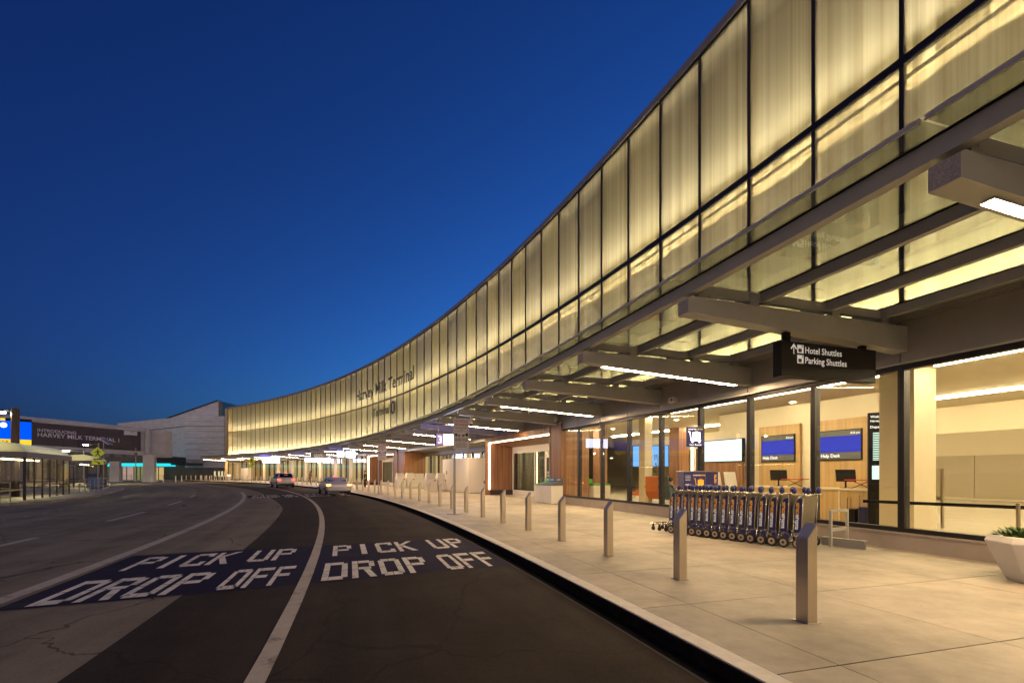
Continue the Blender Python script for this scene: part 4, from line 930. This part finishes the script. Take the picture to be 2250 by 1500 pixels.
# tall potted tree indoors
p = thing('indoor_tree', 'leafy green plant in a dark pot behind the lounge chairs', 'plant', (8.8, 29.5, 0))
g = MB(); g.cyl((0, 0, 0), (0, 0, .6), .25, 14, r1=.34); g.build('pot', M['darkgrey'], p); g = MB(); g.tube([(0, 0, .6), (.05, 0, 1.4), (0, .05, 2.2)], .03, 6); g.build('trunk', M['wood'], p)
g = MB(); rnd = random.Random(2)
for i in range(420):
    a, r_, z_ = rnd.uniform(0, 2 * pi), rnd.uniform(.05, .55), rnd.uniform(1.2, 2.7); b0 = Vector((cos(a) * r_, sin(a) * r_, z_)); d1 = Vector((rnd.uniform(-1, 1), rnd.uniform(-1, 1), rnd.uniform(-.6, .6))).normalized() * .09; d2 = d1.cross(Vector((0, 0, 1))).normalized() * .035
    g.add([b0, b0 + d1 * .5 + d2, b0 + d1, b0 + d1 * .5 - d2], [(0, 1, 2, 3)])
g.build('crown', M['leaf'], p)

# ------------------------------------------------------------------ people
def skinmesh(name, verts, edges, m, parent, root=0, sub=2):
    me = bpy.data.meshes.new(name); me.from_pydata([v[:3] for v in verts], edges, []); me.materials.append(m)
    o = bpy.data.objects.new(name, me); COL.objects.link(o); o.parent = parent
    md = o.modifiers.new('skin', 'SKIN'); md.use_smooth_shade = True
    for i, v in enumerate(verts):
        r_ = v[3]; r_ = r_ if isinstance(r_, tuple) else (r_, r_); me.skin_vertices[0].data[i].radius = r_; me.skin_vertices[0].data[i].use_root = (i == root)
    sb = o.modifiers.new('subdivision', 'SUBSURF'); sb.levels = 1; sb.render_levels = sub
    return o
def person(label, loc, rz, top, legs, pose='stand'):
    p = thing('person', label, 'person', loc, rz)
    sit = pose == 'sit'; hz = .52 if sit else .93
    V = [(0, 0, hz, (.14, .11)), (0, 0, hz + .22, (.13, .10)), (0, -.01, hz + .45, (.17, .11)), (0, -.01, hz + .55, .06), (0, -.03, hz + .64, .075), (0, -.03, hz + .74, (.085, .10)), (0, -.02, hz + .81, .06)]
    E = [(0, 1), (1, 2), (2, 3), (3, 4), (4, 5), (5, 6)]
    for sx in (-1, 1):
        b = len(V); sw = .10 * sx if not sit else 0
        V += [(sx * .19, 0, hz + .48, .055), (sx * .23, -.02 + .04 * sx, hz + .20, .045), (sx * .20, -.16, hz + .02 if not sit else hz + .06, .035), (sx * .19, -.22, hz - .04 if not sit else hz + .05, .028)]
        E += [(2, b), (b, b + 1), (b + 1, b + 2), (b + 2, b + 3)]
        for q in range(5):
            V.append((sx * (.19 + (.012 * (q - 2))) if q < 4 else sx * .155, -.29 if q < 4 else -.24, (hz - .08 if not sit else hz + .04), .008)); E.append((b + 3, len(V) - 1))
        b = len(V)
        if sit: V += [(sx * .09, -.05, hz - .02, .085), (sx * .12, -.42, hz - .02, .06), (sx * .12, -.44, .08, .04), (sx * .13, -.58, .03, .035)]
        else: V += [(sx * .09, 0, hz - .08, .085), (sx * .10, -sw, .50, .06), (sx * .10, -sw * .6, .09, .04), (sx * .11, -sw * .6 - .14, .03, .035)]
        E += [(0, b), (b, b + 1), (b + 1, b + 2), (b + 2, b + 3)]
    skinmesh('body', V, E, M['skin'], p)
    sel = [0, 1, 2]; 
    J = [(v[0], v[1], v[2], (v[3][0] + .025, v[3][1] + .025) if isinstance(v[3], tuple) else v[3] + .018) for v in V]
    armL = 7; legL = 16; armR = 20; legR = 29
    jv = [J[0], J[1], J[2], J[7], J[8], J[9], J[20], J[21], J[22]]; skinmesh('jacket', jv, [(0, 1), (1, 2), (2, 3), (3, 4), (4, 5), (2, 6), (6, 7), (7, 8)], top, p)
    tv = [J[0], J[16], J[17], J[18], J[29], J[30], J[31]]; skinmesh('trousers', tv, [(0, 1), (1, 2), (2, 3), (0, 4), (4, 5), (5, 6)], legs, p)
    g = MB(); g.ball((0, .0, hz + .77), .115, 12, sc=(.9, 1, 1.1)); g.build('hair', M['hair'], p, smooth=True)
    g = MB(); g.ball((0, -.13, hz + .69), .018, 8); g.ball((-.035, -.118, hz + .74), .011, 8); g.ball((.035, -.118, hz + .74), .011, 8); g.box(-.025, .025, -.125, -.115, hz + .645, hz + .652); g.build('face', M['skin'], p, smooth=True)
    return p
person('person in a red top and dark trousers standing on the far pavement behind the bollards', (*pt(33.4, 4.6), 0), 2.6, M['redcloth'], M['darkcloth'])
person('person in dark clothes standing behind the silver car', (*pt(23.2, 4.0), 0), 2.2, M['darkcloth'], M['darkcloth'])
person('seated woman with dark hair in a slate lounge chair behind the glass', (7.35, 22.4, 0), 1.9, M['greycloth'], M['darkcloth'], 'sit')

# ------------------------------------------------------------------ cars
def car(label, k, d, paint, suv, rz=0, lights='tail'):
    c = at('car', label, 'car', k, d, RZ, rz)
    if suv: ST = [(0, .45, .74, .80, .84, .78), (.05, .34, .98, 1.03, .90, .80), (.14, .30, 1.05, 1.16, .93, .80), (.30, .29, 1.07, 1.44, .94, .76), (.52, .28, 1.08, 1.68, .95, .70), (1.2, .28, 1.08, 1.75, .95, .72), (2.4, .28, 1.06, 1.74, .95, .72), (3.0, .28, 1.05, 1.60, .94, .70), (3.6, .28, 1.04, 1.13, .93, .78), (4.3, .30, .96, 1.00, .90, .76), (4.62, .36, .72, .76, .82, .7), (4.68, .45, .6, .64, .74, .6)]
    else: ST = [(0, .42, .66, .72, .80, .74), (.05, .32, .92, .97, .87, .78), (.25, .28, .97, 1.03, .90, .78), (.75, .26, .97, 1.08, .91, .74), (1.15, .26, .96, 1.33, .91, .66), (1.6, .26, .95, 1.43, .91, .62), (2.5, .26, .94, 1.43, .91, .63), (3.1, .26, .93, 1.22, .91, .66), (3.5, .26, .92, .99, .90, .74), (4.3, .28, .82, .86, .87, .72), (4.62, .34, .62, .66, .78, .66), (4.68, .42, .54, .58, .7, .55)]
    def ringp(s_):
        y, zb, ze, zr, w_, wr = s_
        h_ = [(0, zb), (w_ * .82, zb), (w_ * .97, zb + .10), (w_, zb + (ze - zb) * .5), (w_ * .985, ze - .05), (w_ * .95, ze), (wr + .02, zr - .07), (wr - .06, zr - .012), (0, zr + .01)]
        return [(x, y, z) for x, z in h_] + [(-x, y, z) for x, z in h_[-2:0:-1]]
    rings = [ringp(s_) for s_ in ST]; n = len(rings[0]); g = MB()
    vs = [p for r_ in rings for p in r_]; fs = [tuple(range(n)), tuple(len(vs) - n + i for i in range(n))[::-1]]
    for i in range(len(rings) - 1):
        for j in range(n): fs.append((i * n + j, i * n + (j + 1) % n, (i + 1) * n + (j + 1) % n, (i + 1) * n + j))
    g.add(vs, fs); b = g.build('body', paint, c, smooth=True); sm = b.modifiers.new('subdivision', 'SUBSURF'); sm.levels = 1; sm.render_levels = 2
    def lerp(a, b_, t): return tuple(a[q] + (b_[q] - a[q]) * t for q in range(3))
    # rear glass
    i0, i1 = (2, 4) if suv else (3, 5); g = MB()
    def rp(st, x, off): y, zb, ze, zr, w_, wr = ST[st]; return (x * wr, y - off, zr + (.03 if st == i0 else -.05))
    g.hexa([rp(i0, -.93, .03), rp(i0, .93, .03), rp(i1, .86, .05), rp(i1, -.86, .05)], [rp(i0, -.93, -.05), rp(i0, .93, -.05), rp(i1, .86, -.05), rp(i1, -.86, -.05)]); g.build('rear_window', M['carglass'], c)
    # side glass
    for sx in (-1, 1):
        g = MB(); s0, s1 = (4, 7) if suv else (4, 7)
        def sp(st, t, off):
            y, zb, ze, zr, w_, wr = ST[st]; xa, za = w_ * .95, ze + .02; xb, zb2 = wr + .03, zr - .12
            return (sx * (xa + (xb - xa) * t + off), y, za + (zb2 - za) * t)
        for st in range(s0, s1): g.hexa([sp(st, 0, .015), sp(st + 1, 0, .015), sp(st + 1, 1, .015), sp(st, 1, .015)], [sp(st, 0, -.02), sp(st + 1, 0, -.02), sp(st + 1, 1, -.02), sp(st, 1, -.02)])
        g.build('side_window', M['carglass'], c)
        zt = ST[1][2] - .06
        g = MB(); g.box(min(sx * .60, sx * .92), max(sx * .60, sx * .92), -.012 if suv else -.0, .14, zt - .12, zt + (.10 if suv else .0)); g.build('tail_light', M['tail'] if lights == 'tail' else M['amber'], c, bevel=.02)
        g = MB(); g.ball((sx * .98, 3.35 if suv else 3.15, 1.08 if suv else .98), .09, 8, sc=(1.2, .6, .8)); g.build('wing_mirror', paint, c, smooth=True)
        for yy in (.85, 3.75):
            g = MB(); r_ = .36 if suv else .32; g.cyl((sx * .76, yy, r_), (sx * .95, yy, r_), r_, 22); wh = g.build('wheel', M['rubber'], c, bevel=.02)
            g = MB(); g.cyl((sx * .945, yy, r_), (sx * .962, yy, r_), r_ * .62, 14); g.build('rim', M['steel'], wh)
    g = MB(); zb_ = .36; g.box(-.80, .80, -.06, .08, zb_, zb_ + .16); g.build('rear_bumper', M['darkgrey'] if suv else paint, c, bevel=.03)
    g = MB(); zp = .72 if suv else .66; g.box(-.16, .16, -.035 if suv else -.02, .02, zp, zp + .09); g.build('licence_plate', M['white'], c)
    g = MB(); g.box(-.16, .16, ST[i1][0] - .10, ST[i1][0] - .04, ST[i1][3] - (.02 if suv else .06), ST[i1][3] + .01); g.build('brake_light', M['tail'], c)
    return c
car('white suv driving away with red tail lights on the far bend of the road', 28.3, 9.9, M['carpaint_white'], True, rz=.02)
car('silver car driving away with amber lights near the kerb, in front of the white suv', 16.6, 9.1, M['carpaint_silver'], False, rz=.03, lights='amber')

# ------------------------------------------------------------------ far side: bridge, buildings, shelter, lamps
brA = Vector((-79.5, 80.0)); brB = Vector((-71.3, 93.3)); bd = (brB - brA).normalized(); brz = atan2(-bd.x, bd.y)  # local +y along the bridge, -x... faces the road
def brp(t): return brA + bd * t
BR = thing('pedestrian_bridge', 'grey concrete pedestrian bridge carrying a dark banner over the roadway', 'bridge', (brB.x, brB.y, 0), brz)
LB = (brB - brA).length
def slope(y): return -y * .033
def brbox(g, y0, y1, x0, x1, z0, z1, mi=0):
    g.hexa([(x0, y0, z0 + slope(y0)), (x1, y0, z0 + slope(y0)), (x1, y0, z1 + slope(y0)), (x0, y0, z1 + slope(y0))], [(x0, y1, z0 + slope(y1)), (x1, y1, z0 + slope(y1)), (x1, y1, z1 + slope(y1)), (x0, y1, z1 + slope(y1))], mi)
g = MB(); brbox(g, -60, .4, -3.5, -.1, 5.2, 5.68); brbox(g, -60, .4, -3.5, -.1, 9.45, 10.1); brbox(g, -60, .4, -3.4, -.3, 5.681, 9.449); g.build('deck', M['conc3'], BR)
g = MB(); brbox(g, -60, .45, -.1, .25, 9.42, 10.25); g.build('parapet', M['conc3'], BR, bevel=.1)
g = MB(); brbox(g, -60, .45, -.1, .15, 4.9, 5.62); g.build('girder', M['conc3'], BR)
g = MB(); g.box(-1.5, .3, .45, 1.35, 4.3, 10.2); g.build('end_frame', M['conc3'], BR, bevel=.3)
g = MB(); g.box(-3.0, -.2, 1.36, 5.2, 4.6, 9.9); g.build('end_block', M['conc3'], BR)
g = MB()
for i in range(20): g.box(.251, .30, -60 + i * 3, -59.9 + i * 3, 9.45 + slope(-60 + i * 3), 10.2 + slope(-60 + i * 3))
g.build('parapet_rib', M['conc3'], BR)
ban = MB(); brbox(ban, -LB, -.3, -.05, .02, 5.68, 9.40); bn = ban.build('banner', M['banner'], BR)
def brt(g, body, y0, z0, cap, width=None): g.text(body, lambda u, v: (.03, y0 + u, z0 + v + slope(y0 + u)), cap=cap, width=width)
g = MB(); brt(g, 'INTRODUCING', -LB + .7, 7.95, .50, 5.0); brt(g, 'HARVEY MILK TERMINAL 1', -LB + .7, 7.12, .68, 11.2); g.build('lettering', M['lettergrey'], bn)
g = MB(); g.add([(.03, -3.0, 9.4 + .1), (.03, -.9, 9.4 + .03), (.03, -.9, 8.65), (.03, -1.9, 8.7), (.03, -3.0, 8.65)], [(0, 1, 2, 3, 4)]); fl = g.build('flag_patch', M['lettergrey'], bn)
g = MB(); brt(g, 'SFO', -2.0, 9.05, .28); g.build('lettering_small', M['black_letter'], bn)
for i in range(8):
    g = MB(); brbox(g, -LB + 2 * i, -LB + 2 * i + .03, .021, .024, 5.70, 9.38); g.build('banner_seam', M['black'], bn)
# electronic sign left of the banner
SGN = thing('overhead_sign', 'glowing blue and yellow electronic road sign on the bridge left of the banner', 'lit sign', (brA.x, brA.y, 0), brz)
s0 = LB * .033
g = MB(); g.box(.0, .5, -24, -.1, 5.9, 10.3); g.build('housing', M['black'], SGN)
g = MB(); g.box(.501, .54, -24, -.15, 6.95, 9.85); g.build('blue_field', M['signblue'], SGN)
g = MB(); g.box(.501, .54, -24, -.15, 6.1, 6.94); g.box(.501, .54, -16, -3.2, 9.86, 10.25); g.build('yellow_field', M['signyellow'], SGN)
g = MB()
def sgt(g, body, y1, z0, cap, width=None): g.text(body, lambda u, v: (.545, y1 + u, z0 + v), cap=cap, width=width, align='R')
sgt(g, 'Terminal', -4.4, 8.9, .55, 4.6); sgt(g, 'Alaska', -4.9, 8.05, .42, 2.6); sgt(g, 'Terminal 1', -13, 8.9, .55); sgt(g, 'Harvey Milk', -13, 8.05, .42)
g.cyl((.541, -3.4, 9.15), (.545, -3.4, 9.15), .42, 20); g.build('white_lettering', M['signtxt'], SGN)
g = MB(); sgt(g, 'KEEP RIGHT', -2.7, 6.3, .42, 5.6); sgt(g, 'Domestic', -4.2, 9.92, .24, 2.4); g.build('black_lettering', M['black_letter'], SGN)

def proj(px, py, Y): return ((px - 1125) * Y / 1062, Y, 1.6 + (1037.6 - py) * Y / 1062)
# pillars beneath
for i, (px, pw, lab) in enumerate(((254, 17, 'left of the two'), (329, 20, 'right of the two'))):
    Y = 90; X = (px - 1125) * Y / 1062; w_ = pw * Y / 1062 / 2
    p = thing('bridge_pier', 'square grey concrete pier under the bridge end, %s' % lab, 'pier', (X, Y, -.15), .4, 'concrete piers under the bridge')
    g = MB(); g.box(-w_, w_, -w_, w_, 0, 5.0 if i else 3.8); g.build('shaft', M['conc3'], p, bevel=.05); g = MB(); g.box(-w_ * 1.2, w_ * 1.2, -w_ * 1.2, w_ * 1.2, 0, .25); g.build('footing', M['conc3'], p)
# concrete building
CB = thing('concrete_building', 'grey-blue panelled concrete building with a slanted dark rooftop beside the terminal end', 'building', (-70, 112, 0))
def cbx(px0, px1, Y0, Y1, z0, z1, name, m, bevel=0):
    g = MB(); x0 = (px0 - 1125) * Y0 / 1062 + 70; x1 = (px1 - 1125) * Y0 / 1062 + 70
    g.box(x0, x1, Y0 - 112, Y1 - 112, z0, z1); return g.build(name, m, CB, bevel=bevel)
Yb = 110
cbx(406, 493, Yb, Yb + 30, 2.7, 14.4, 'front_block', M['conc2'])
cbx(406, 493, Yb - .12, Yb - .01, 12.05, 12.15, 'string_course', M['roofdark'])
for z in (3.9, 5.3, 6.7, 8.1, 9.5, 10.9, 13.2): cbx(406, 493, Yb - .03, Yb - .005, z, z + .05, 'panel_joint', M['darkbase'])
g = MB()  # receding side wing to the left
xa, xb = (406 - 1125) * Yb / 1062 + 70, (258 - 1125) * 130 / 1062 + 70
g.hexa([(xa, -2, 3.6), (xb, 18, 6.0), (xb, 18, 14.8), (xa, -2, 14.35)], [(xa, 25, 3.6), (xb, 40, 6.0), (xb, 40, 14.8), (xa, 25, 14.35)]); g.build('side_wing', M['conc2'], CB)
g = MB(); g.hexa([(xa, -2.06, 12.0), (xb, 17.94, 12.0), (xb, 17.94, 12.15), (xa, -2.06, 12.15)], [(xa, -1.9, 12.0), (xb, 18.1, 12.0), (xb, 18.1, 12.15), (xa, -1.9, 12.15)]); g.build('string_course', M['roofdark'], CB)
xr0, xr1, xr2 = (358 - 1125) * 120 / 1062 + 70, (480 - 1125) * 114 / 1062 + 70, (487 - 1125) * 114 / 1062 + 70
g = MB(); g.hexa([(xr0, 8, 14.5), (xr1, 2, 14.5), (xr1, 2, 18.55)], [(xr0, 20, 14.5), (xr1, 20, 14.5), (xr1, 20, 18.55)]); g.build('rooftop_monitor', M['conc2'], CB)
g = MB(); g.hexa([(xr0 - .6, 7.6, 14.5), (xr1, 1.6, 18.65), (xr1, 1.6, 18.45), (xr0 + 3.0, 7.0, 15.5)], [(xr0 - 5.6, 20, 14.6), (xr1 - 3.0, 20, 18.7), (xr1 - 3.0, 20, 18.4), (xr0, 20, 15.0)]); g.build('sloped_roof', M['roofdark'], CB)
g = MB(); g.box(xr1 + .01, xr2 + .2, 2, 8, 14.41, 18.3); g.build('rooftop_shaft', M['darkbase'], CB)
cbx(372, 505, Yb - .6, Yb + 20, -.1, 2.69, 'dark_base', M['darkbase'])
for px in (472, 481, 488, 495):
    g = MB(); X = (px - 1125) * 109.3 / 1062 + 70; g.box(X - .16, X + .16, -2.75, -2.61, .7, 1.9); g.build('lit_slot', M['warmwin'], CB)
g = MB(); g.box((370 - 1125) * 104 / 1062 + 70, (407 - 1125) * 104 / 1062 + 70, -8, 2, 3.2, 3.7); g.build('teal_fascia', mat('teal_fascia', (.03, .12, .16), .5), CB)
g = MB(); g.box((370 - 1125) * 104 / 1062 + 70, (407 - 1125) * 104 / 1062 + 70, -8, 2, 3.71, 4.5); g.build('pale_fascia', M['conc3'], CB)
# terminal hall beyond the bridge: teal lit canopies over lit openings
FH = thing('far_arrivals_hall', 'low far building with teal glowing canopies over lit openings under the bridge', 'building', (-80, 104, 0))
def fh(px0, px1, py0, py1, Y, name, m, th_=.4):
    a = proj(px0, py1, Y); b = proj(px1, py0, Y); g = MB(); g.box(a[0] + 80, b[0] + 80, Y - 104, Y - 104 + th_, max(a[2], -.15), b[2]); return g.build(name, m, FH)
fh(215, 405, 1003, 1060, 112, 'back_wall', M['darkbase'], 6)
for a, b in ((222, 247), (262, 291), (295, 318), (336, 368)): fh(a, b, 1017, 1024, 103, 'teal_canopy', M['teal'], 2.5)
fh(262, 290, 1025, 1055, 106, 'lit_opening', emis('cream_opening', (.9, .62, .50), .42)); fh(343, 357, 1026, 1055, 106, 'lit_opening', emis('warm_opening', (.9, .62, .25), .6))
fh(295, 316, 1025, 1055, 106, 'lit_opening', emis('green_opening', (.55, .55, .22), .35)); fh(248, 261, 1020, 1056, 105, 'lit_opening', emis('olive_opening', (.30, .30, .16), .4)); fh(222, 245, 1026, 1055, 106, 'lit_opening', emis('dim_opening', (.10, .13, .10), .5))
fh(330, 380, 1003, 1017, 100, 'dark_awning', M['roofdark'], 4)
g = MB()
for px in (268, 278, 300, 308, 320, 348): 
    a = proj(px, 1057, 105); g.box(a[0] + 80 - .06, a[0] + 80 + .06, 1.0, 1.1, -.1, 3.0)
g.build('door_mullion', M['roofdark'], FH)
# office block behind the shelter
OB = thing('office_block', 'dim grey office block with window bands behind the bus shelters', 'building', (-95, 118, 0))
g = MB(); g.box(-45, 22, 0, 20, 0, 7.6); g.build('wall', mat('dim_grey_wall', (.14, .15, .17), .8, noise=.2, nscale=1), OB)
for z in (2.8, 5.2):
    for i in range(22):
        g = MB(); g.box(-44 + i * 3, -42 + i * 3, -.08, -.01, z, z + 1.3); g.build('window', mat('dim_window', (.05, .07, .09), .2) if i == 0 and z < 3 else bpy.data.materials['dim_window'], OB)

# island with bus shelters, railings, lamps
g = MB(); isl = [(-60, 22), (-26.5, 25.5), (-26.3, 27.5), (-31.0, 36.5), (-37.8, 47.0), (-40.5, 50.5), (-46, 52), (-75, 50)]
g.hexa([(x, y, -.16) for x, y in isl], [(x, y, 0) for x, y in isl]); struct(g, 'island_pavement', M['concrete'], bevel=.0)
def shelter(label, loc, rz, length=8.6, width=3.2, group='bus shelters on the island'):
    s = thing('bus_shelter', label, 'bus shelter', loc, rz, group)
    # local y along the long side facing the road (+x), origin at near corner
    n_ = 6; seg = length / n_
    g = MB(); g.box(.0, .12, -.12, length + .12, 2.48, 2.80); g.box(-width, -width - .12, -.12, length + .12, 2.48, 2.80); g.box(-width, 0, -.12, 0, 2.48, 2.80); g.box(-width, 0, length, length + .12, 2.48, 2.80); g.build('fascia', mat('shelter_fascia', (.20, .17, .19), .5) if 'shelter_fascia' not in bpy.data.materials else bpy.data.materials['shelter_fascia'], s)
    g = MB(); n2 = 10; vs = []
    for yy in (0, length):
        for i in range(n2 + 1):
            a = pi * i / n2; vs.append((-width / 2 + (width / 2 + .0) * cos(a), yy, 2.81 + .62 * sin(a)))
    g.add(vs, [(i, i + 1, n2 + 2 + i, n2 + 1 + i) for i in range(n2)] + [tuple(range(n2 + 1)), tuple(range(2 * n2 + 1, n2, -1))]); g.build('vaulted_roof', M['creamglow'], s, smooth=False)
    for i in range(n_ + 1):
        g = MB(); g.box(-.04, .04, i * seg - .03, i * seg + .03, 0, 2.479); g.build('post', M['bronze'], s)
    for i in range(n_):
        g = MB(); g.box(-.01, .01, i * seg + .04, (i + 1) * seg - .04, .15, 2.45); g.build('glass_pane', M['clear'], s)
    for i in range(4):
        g = MB(); x = -.05 - i * (width - .1) / 3; g.box(x - .04, x + .04, -.05, .03, 0, 2.479); g.build('post', M['bronze'], s)
    g = MB(); g.box(-width + .06, -.06, -.02, 0, .15, 2.4); g.build('end_pane', M['clear'], s)
    g = MB(); g.box(-width + .02, -width + .06, 0, length, .1, 2.45); g.build('back_pane', glass('smoked_glass', (.35, .3, .2), 1.45) if 'smoked_glass' not in bpy.data.materials else bpy.data.materials['smoked_glass'], s)
    g = MB(); g.box(-2.2, -1.7, 1.5, length - 1.5, .42, .48); g.build('bench', M['steel'], s)
    g = MB(); g.box(-1.7, -1.5, .5, length - .5, 2.40, 2.46); g.build('tube_light', emis('shelter_tube', (1, .85, .45), 22) if 'shelter_tube' not in bpy.data.materials else bpy.data.materials['shelter_tube'], s)
    return s
sdir = Vector((-32.6 + 28.1, 35.8 - 28.1)); srz = atan2(-sdir.x, sdir.y)
shelter('glass bus shelter with a cream vaulted roof, nearer of the two on the left', (-28.3, 28.1, 0), srz, sdir.length)
shelter('glass bus shelter with a cream vaulted roof, farther one behind the pedestrian sign', (-42.5, 50.0, 0), srz + .1, 6.5)
def railing(label, p0, p1, group='steel railings by the bus shelters'):
    p0, p1 = Vector(p0), Vector(p1); dv = p1 - p0; ln = dv.length
    r = thing('railing', label, 'railing', (p0.x, p0.y, 0), atan2(-dv.x, dv.y), group)
    n_ = max(1, int(ln / 1.6))
    for i in range(n_ + 1):
        g = MB(); g.cyl((0, ln * i / n_, 0), (0, ln * i / n_, 1.07), .03, 8); g.build('post', M['tin'], r)
    g = MB()
    for z in (1.07, .72, .38): g.cyl((0, 0, z), (0, ln, z), .024, 8)
    g.build('rail', M['tin'], r)
railing('galvanised railing at the left edge in front of the bus shelter', (-34, 24.8), (-27.2, 26.2))
railing('galvanised railing beyond the near bus shelter toward the crossing sign', (-33.0, 36.9), (-38.4, 45.8))
railing('short galvanised railing around the blue newspaper box', (-38.6, 46.3), (-41.5, 47.3))
nb = thing('newspaper_box', 'tall blue newspaper box beside the pedestrian crossing sign', 'newspaper box', (-41.6, 48.2, 0), .5)
g = MB(); g.box(-.5, .5, -.3, .3, 0.1, 1.15); g.build('cabinet', M['blue'], nb, bevel=.03); g = MB(); g.box(-.5, .5, -.3, .3, 1.16, 1.5); g.build('display_head', M['navy'], nb, bevel=.03); g = MB(); g.box(-.4, .4, -.3, .3, 0, .1); g.build('foot', M['rubber'], nb)
def pedsign(label, loc, rz, s=1.0):
    p = thing('pedestrian_sign', label, 'road sign', loc, rz, 'yellow pedestrian crossing signs')
    g = MB(); g.cyl((0, 0, 0), (0, 0, 4.0), .05, 10); g.build('post', M['tin'], p)
    r_ = .62 * s; g = MB(); g.hexa([(0, -.08, 3.45 - r_), (r_, -.08, 3.45), (0, -.08, 3.45 + r_), (-r_, -.08, 3.45)], [(0, -.06, 3.45 - r_), (r_, -.06, 3.45), (0, -.06, 3.45 + r_), (-r_, -.06, 3.45)]); dm = g.build('diamond', M['yellow'], p)
    y = -.084; g = MB(); g.cyl((.01, y, 3.75), (.01, y + .002, 3.75), .06, 10)
    for q in ([(-.05, 3.67), (.07, 3.67), (.08, 3.40), (-.04, 3.40)], [(-.04, 3.40), (.06, 3.40), (-.12, 3.10), (-.20, 3.12)], [(-.02, 3.40), (.08, 3.40), (.20, 3.12), (.12, 3.08)], [(.07, 3.66), (.08, 3.56), (.22, 3.46), (.22, 3.52)], [(-.05, 3.66), (-.04, 3.56), (-.18, 3.42), (-.20, 3.50)]):
        g.add([(x, y, z) for x, z in q], [(0, 1, 2, 3)])
    g.build('walking_symbol', M['black_letter'], dm)
    g = MB(); g.box(-.48 * s, .48 * s, -.08, -.06, 2.35, 2.75); ar = g.build('arrow_plate', M['yellow'], p)
    g = MB(); g.add([(x, y, z) for x, z in ((-.22, 2.66), (-.18, 2.70), (.08, 2.54), (.04, 2.48))], [(0, 1, 2, 3)]); g.add([(x, y, z) for x, z in ((.22, 2.40), (.12, 2.62), (-.02, 2.42))], [(0, 1, 2)]); g.build('arrow', M['black_letter'], ar)
    g = MB(); g.box(-.3, .3, -.1, .1, 2.82, 2.9); g.build('beacon_bar', M['black'], p)
    return p
pedsign('yellow diamond pedestrian crossing sign with arrow plate at the island end on the left', (-38.9, 45.4, 0), .5, .9)
pedsign('yellow diamond pedestrian crossing sign in front of the far terminal entrance', (-40.9, 75.9, 0), .45, .9)
sp = thing('solar_panel_post', 'small solar panel on a thin post above the left pedestrian sign', 'solar panel', (-38.7, 45.8, 0))
g = MB(); g.cyl((0, 0, 0), (0, 0, 4.6), .04, 8); g.build('post', M['tin'], sp); g = MB(); g.hexa([(-.1, -.3, 4.75), (.65, -.3, 4.25), (.65, .3, 4.25), (-.1, .3, 4.75)], [(-.1, -.3, 4.80), (.65, -.3, 4.30), (.65, .3, 4.30), (-.1, .3, 4.80)]); g.build('panel', M['steel'], sp)
def lamp(label, loc, hgt, arm, r_=.08, double=False):
    p = thing('street_lamp', label, 'street lamp', loc, 0, 'street lamps beyond the road')
    g = MB(); g.tube([(0, 0, 0), (0, 0, hgt)], r_, 10); g.build('pole', M['bronze'] if r_ > .1 else M['tin'], p)
    g = MB(); g.box(min(0, arm), max(0, arm), -.06, .06, hgt - .25, hgt - .12); g.build('arm', M['bronze'], p)
    g = MB(); g.box(min(arm, arm * 1.35), max(arm, arm * 1.35), -.2, .2, hgt - .26, hgt - .08); g.build('head', M['bronze'], p)
    g = MB(); g.box(min(arm * 1.02, arm * 1.33), max(arm * 1.02, arm * 1.33), -.17, .17, hgt - .31, hgt - .262); g.build('lens', M['lamp'], p)
lamp('thick dark street lamp with glowing head beside the near bus shelter', (-33.3, 32.4, 0), 5.9, -.8, .22)
lamp('pale street lamp glowing behind the near bus shelter', (-62.0, 70.0, 0), 5.0, -2.2)
lamp('street lamp glowing in front of the banner behind the pedestrian sign', (-60.3, 70.5, 0), 5.9, -1.6)
tm = thing('bare_signal_mast', 'thin mast with small box behind the bridge end pier', 'mast', (-68.5, 88, -.1))
g = MB(); g.cyl((0, 0, 0), (0, 0, 6.2), .08, 8); g.build('pole', M['tin'], tm); g = MB(); g.box(-.2, .2, -.15, .15, 4.6, 5.3); g.build('box', M['darkgrey'], tm)
# far thin bollards and guardrail by the concrete building
fb = thing('marker_post', '', 'marker post')
g = MB(); g.cyl((0, 0, 0), (0, 0, 1.1), .09, 8); g.build('post', M['white'], fb); g = MB(); g.cyl((0, 0, 1.1), (0, 0, 1.14), .10, 8); g.build('cap', M['tin'], fb)
for i, (px, Y) in enumerate(((333, 84), (359, 84), (386, 84), (399, 88), (443, 101), (454, 101), (465, 101), (475, 101), (485, 101))):
    o = fb if i == 0 else dup(fb); o.location = ((px - 1125) * Y / 1062, Y, -.1); o['category'] = 'marker post'; o['group'] = 'white marker posts by the concrete building'
    o['label'] = 'thin white marker post in front of the dark base wall, %s from the left' % ordinal(i)
railing('long dark railing in front of the far lit openings', (-83, 92), (-70, 97), 'railings at the far hall')
g = thing('crash_cushion', 'pale square post with bright top at the end of the far pavement', 'post', (-54.5, 93, -.1))
q = MB(); q.box(-.22, .22, -.22, .22, 0, 1.0); q.build('post', M['conc3'], g); q = MB(); q.box(-.2, .2, -.2, .2, 1.001, 1.3); q.build('beacon', emis('beacon', (1, .8, .7), 2), g)
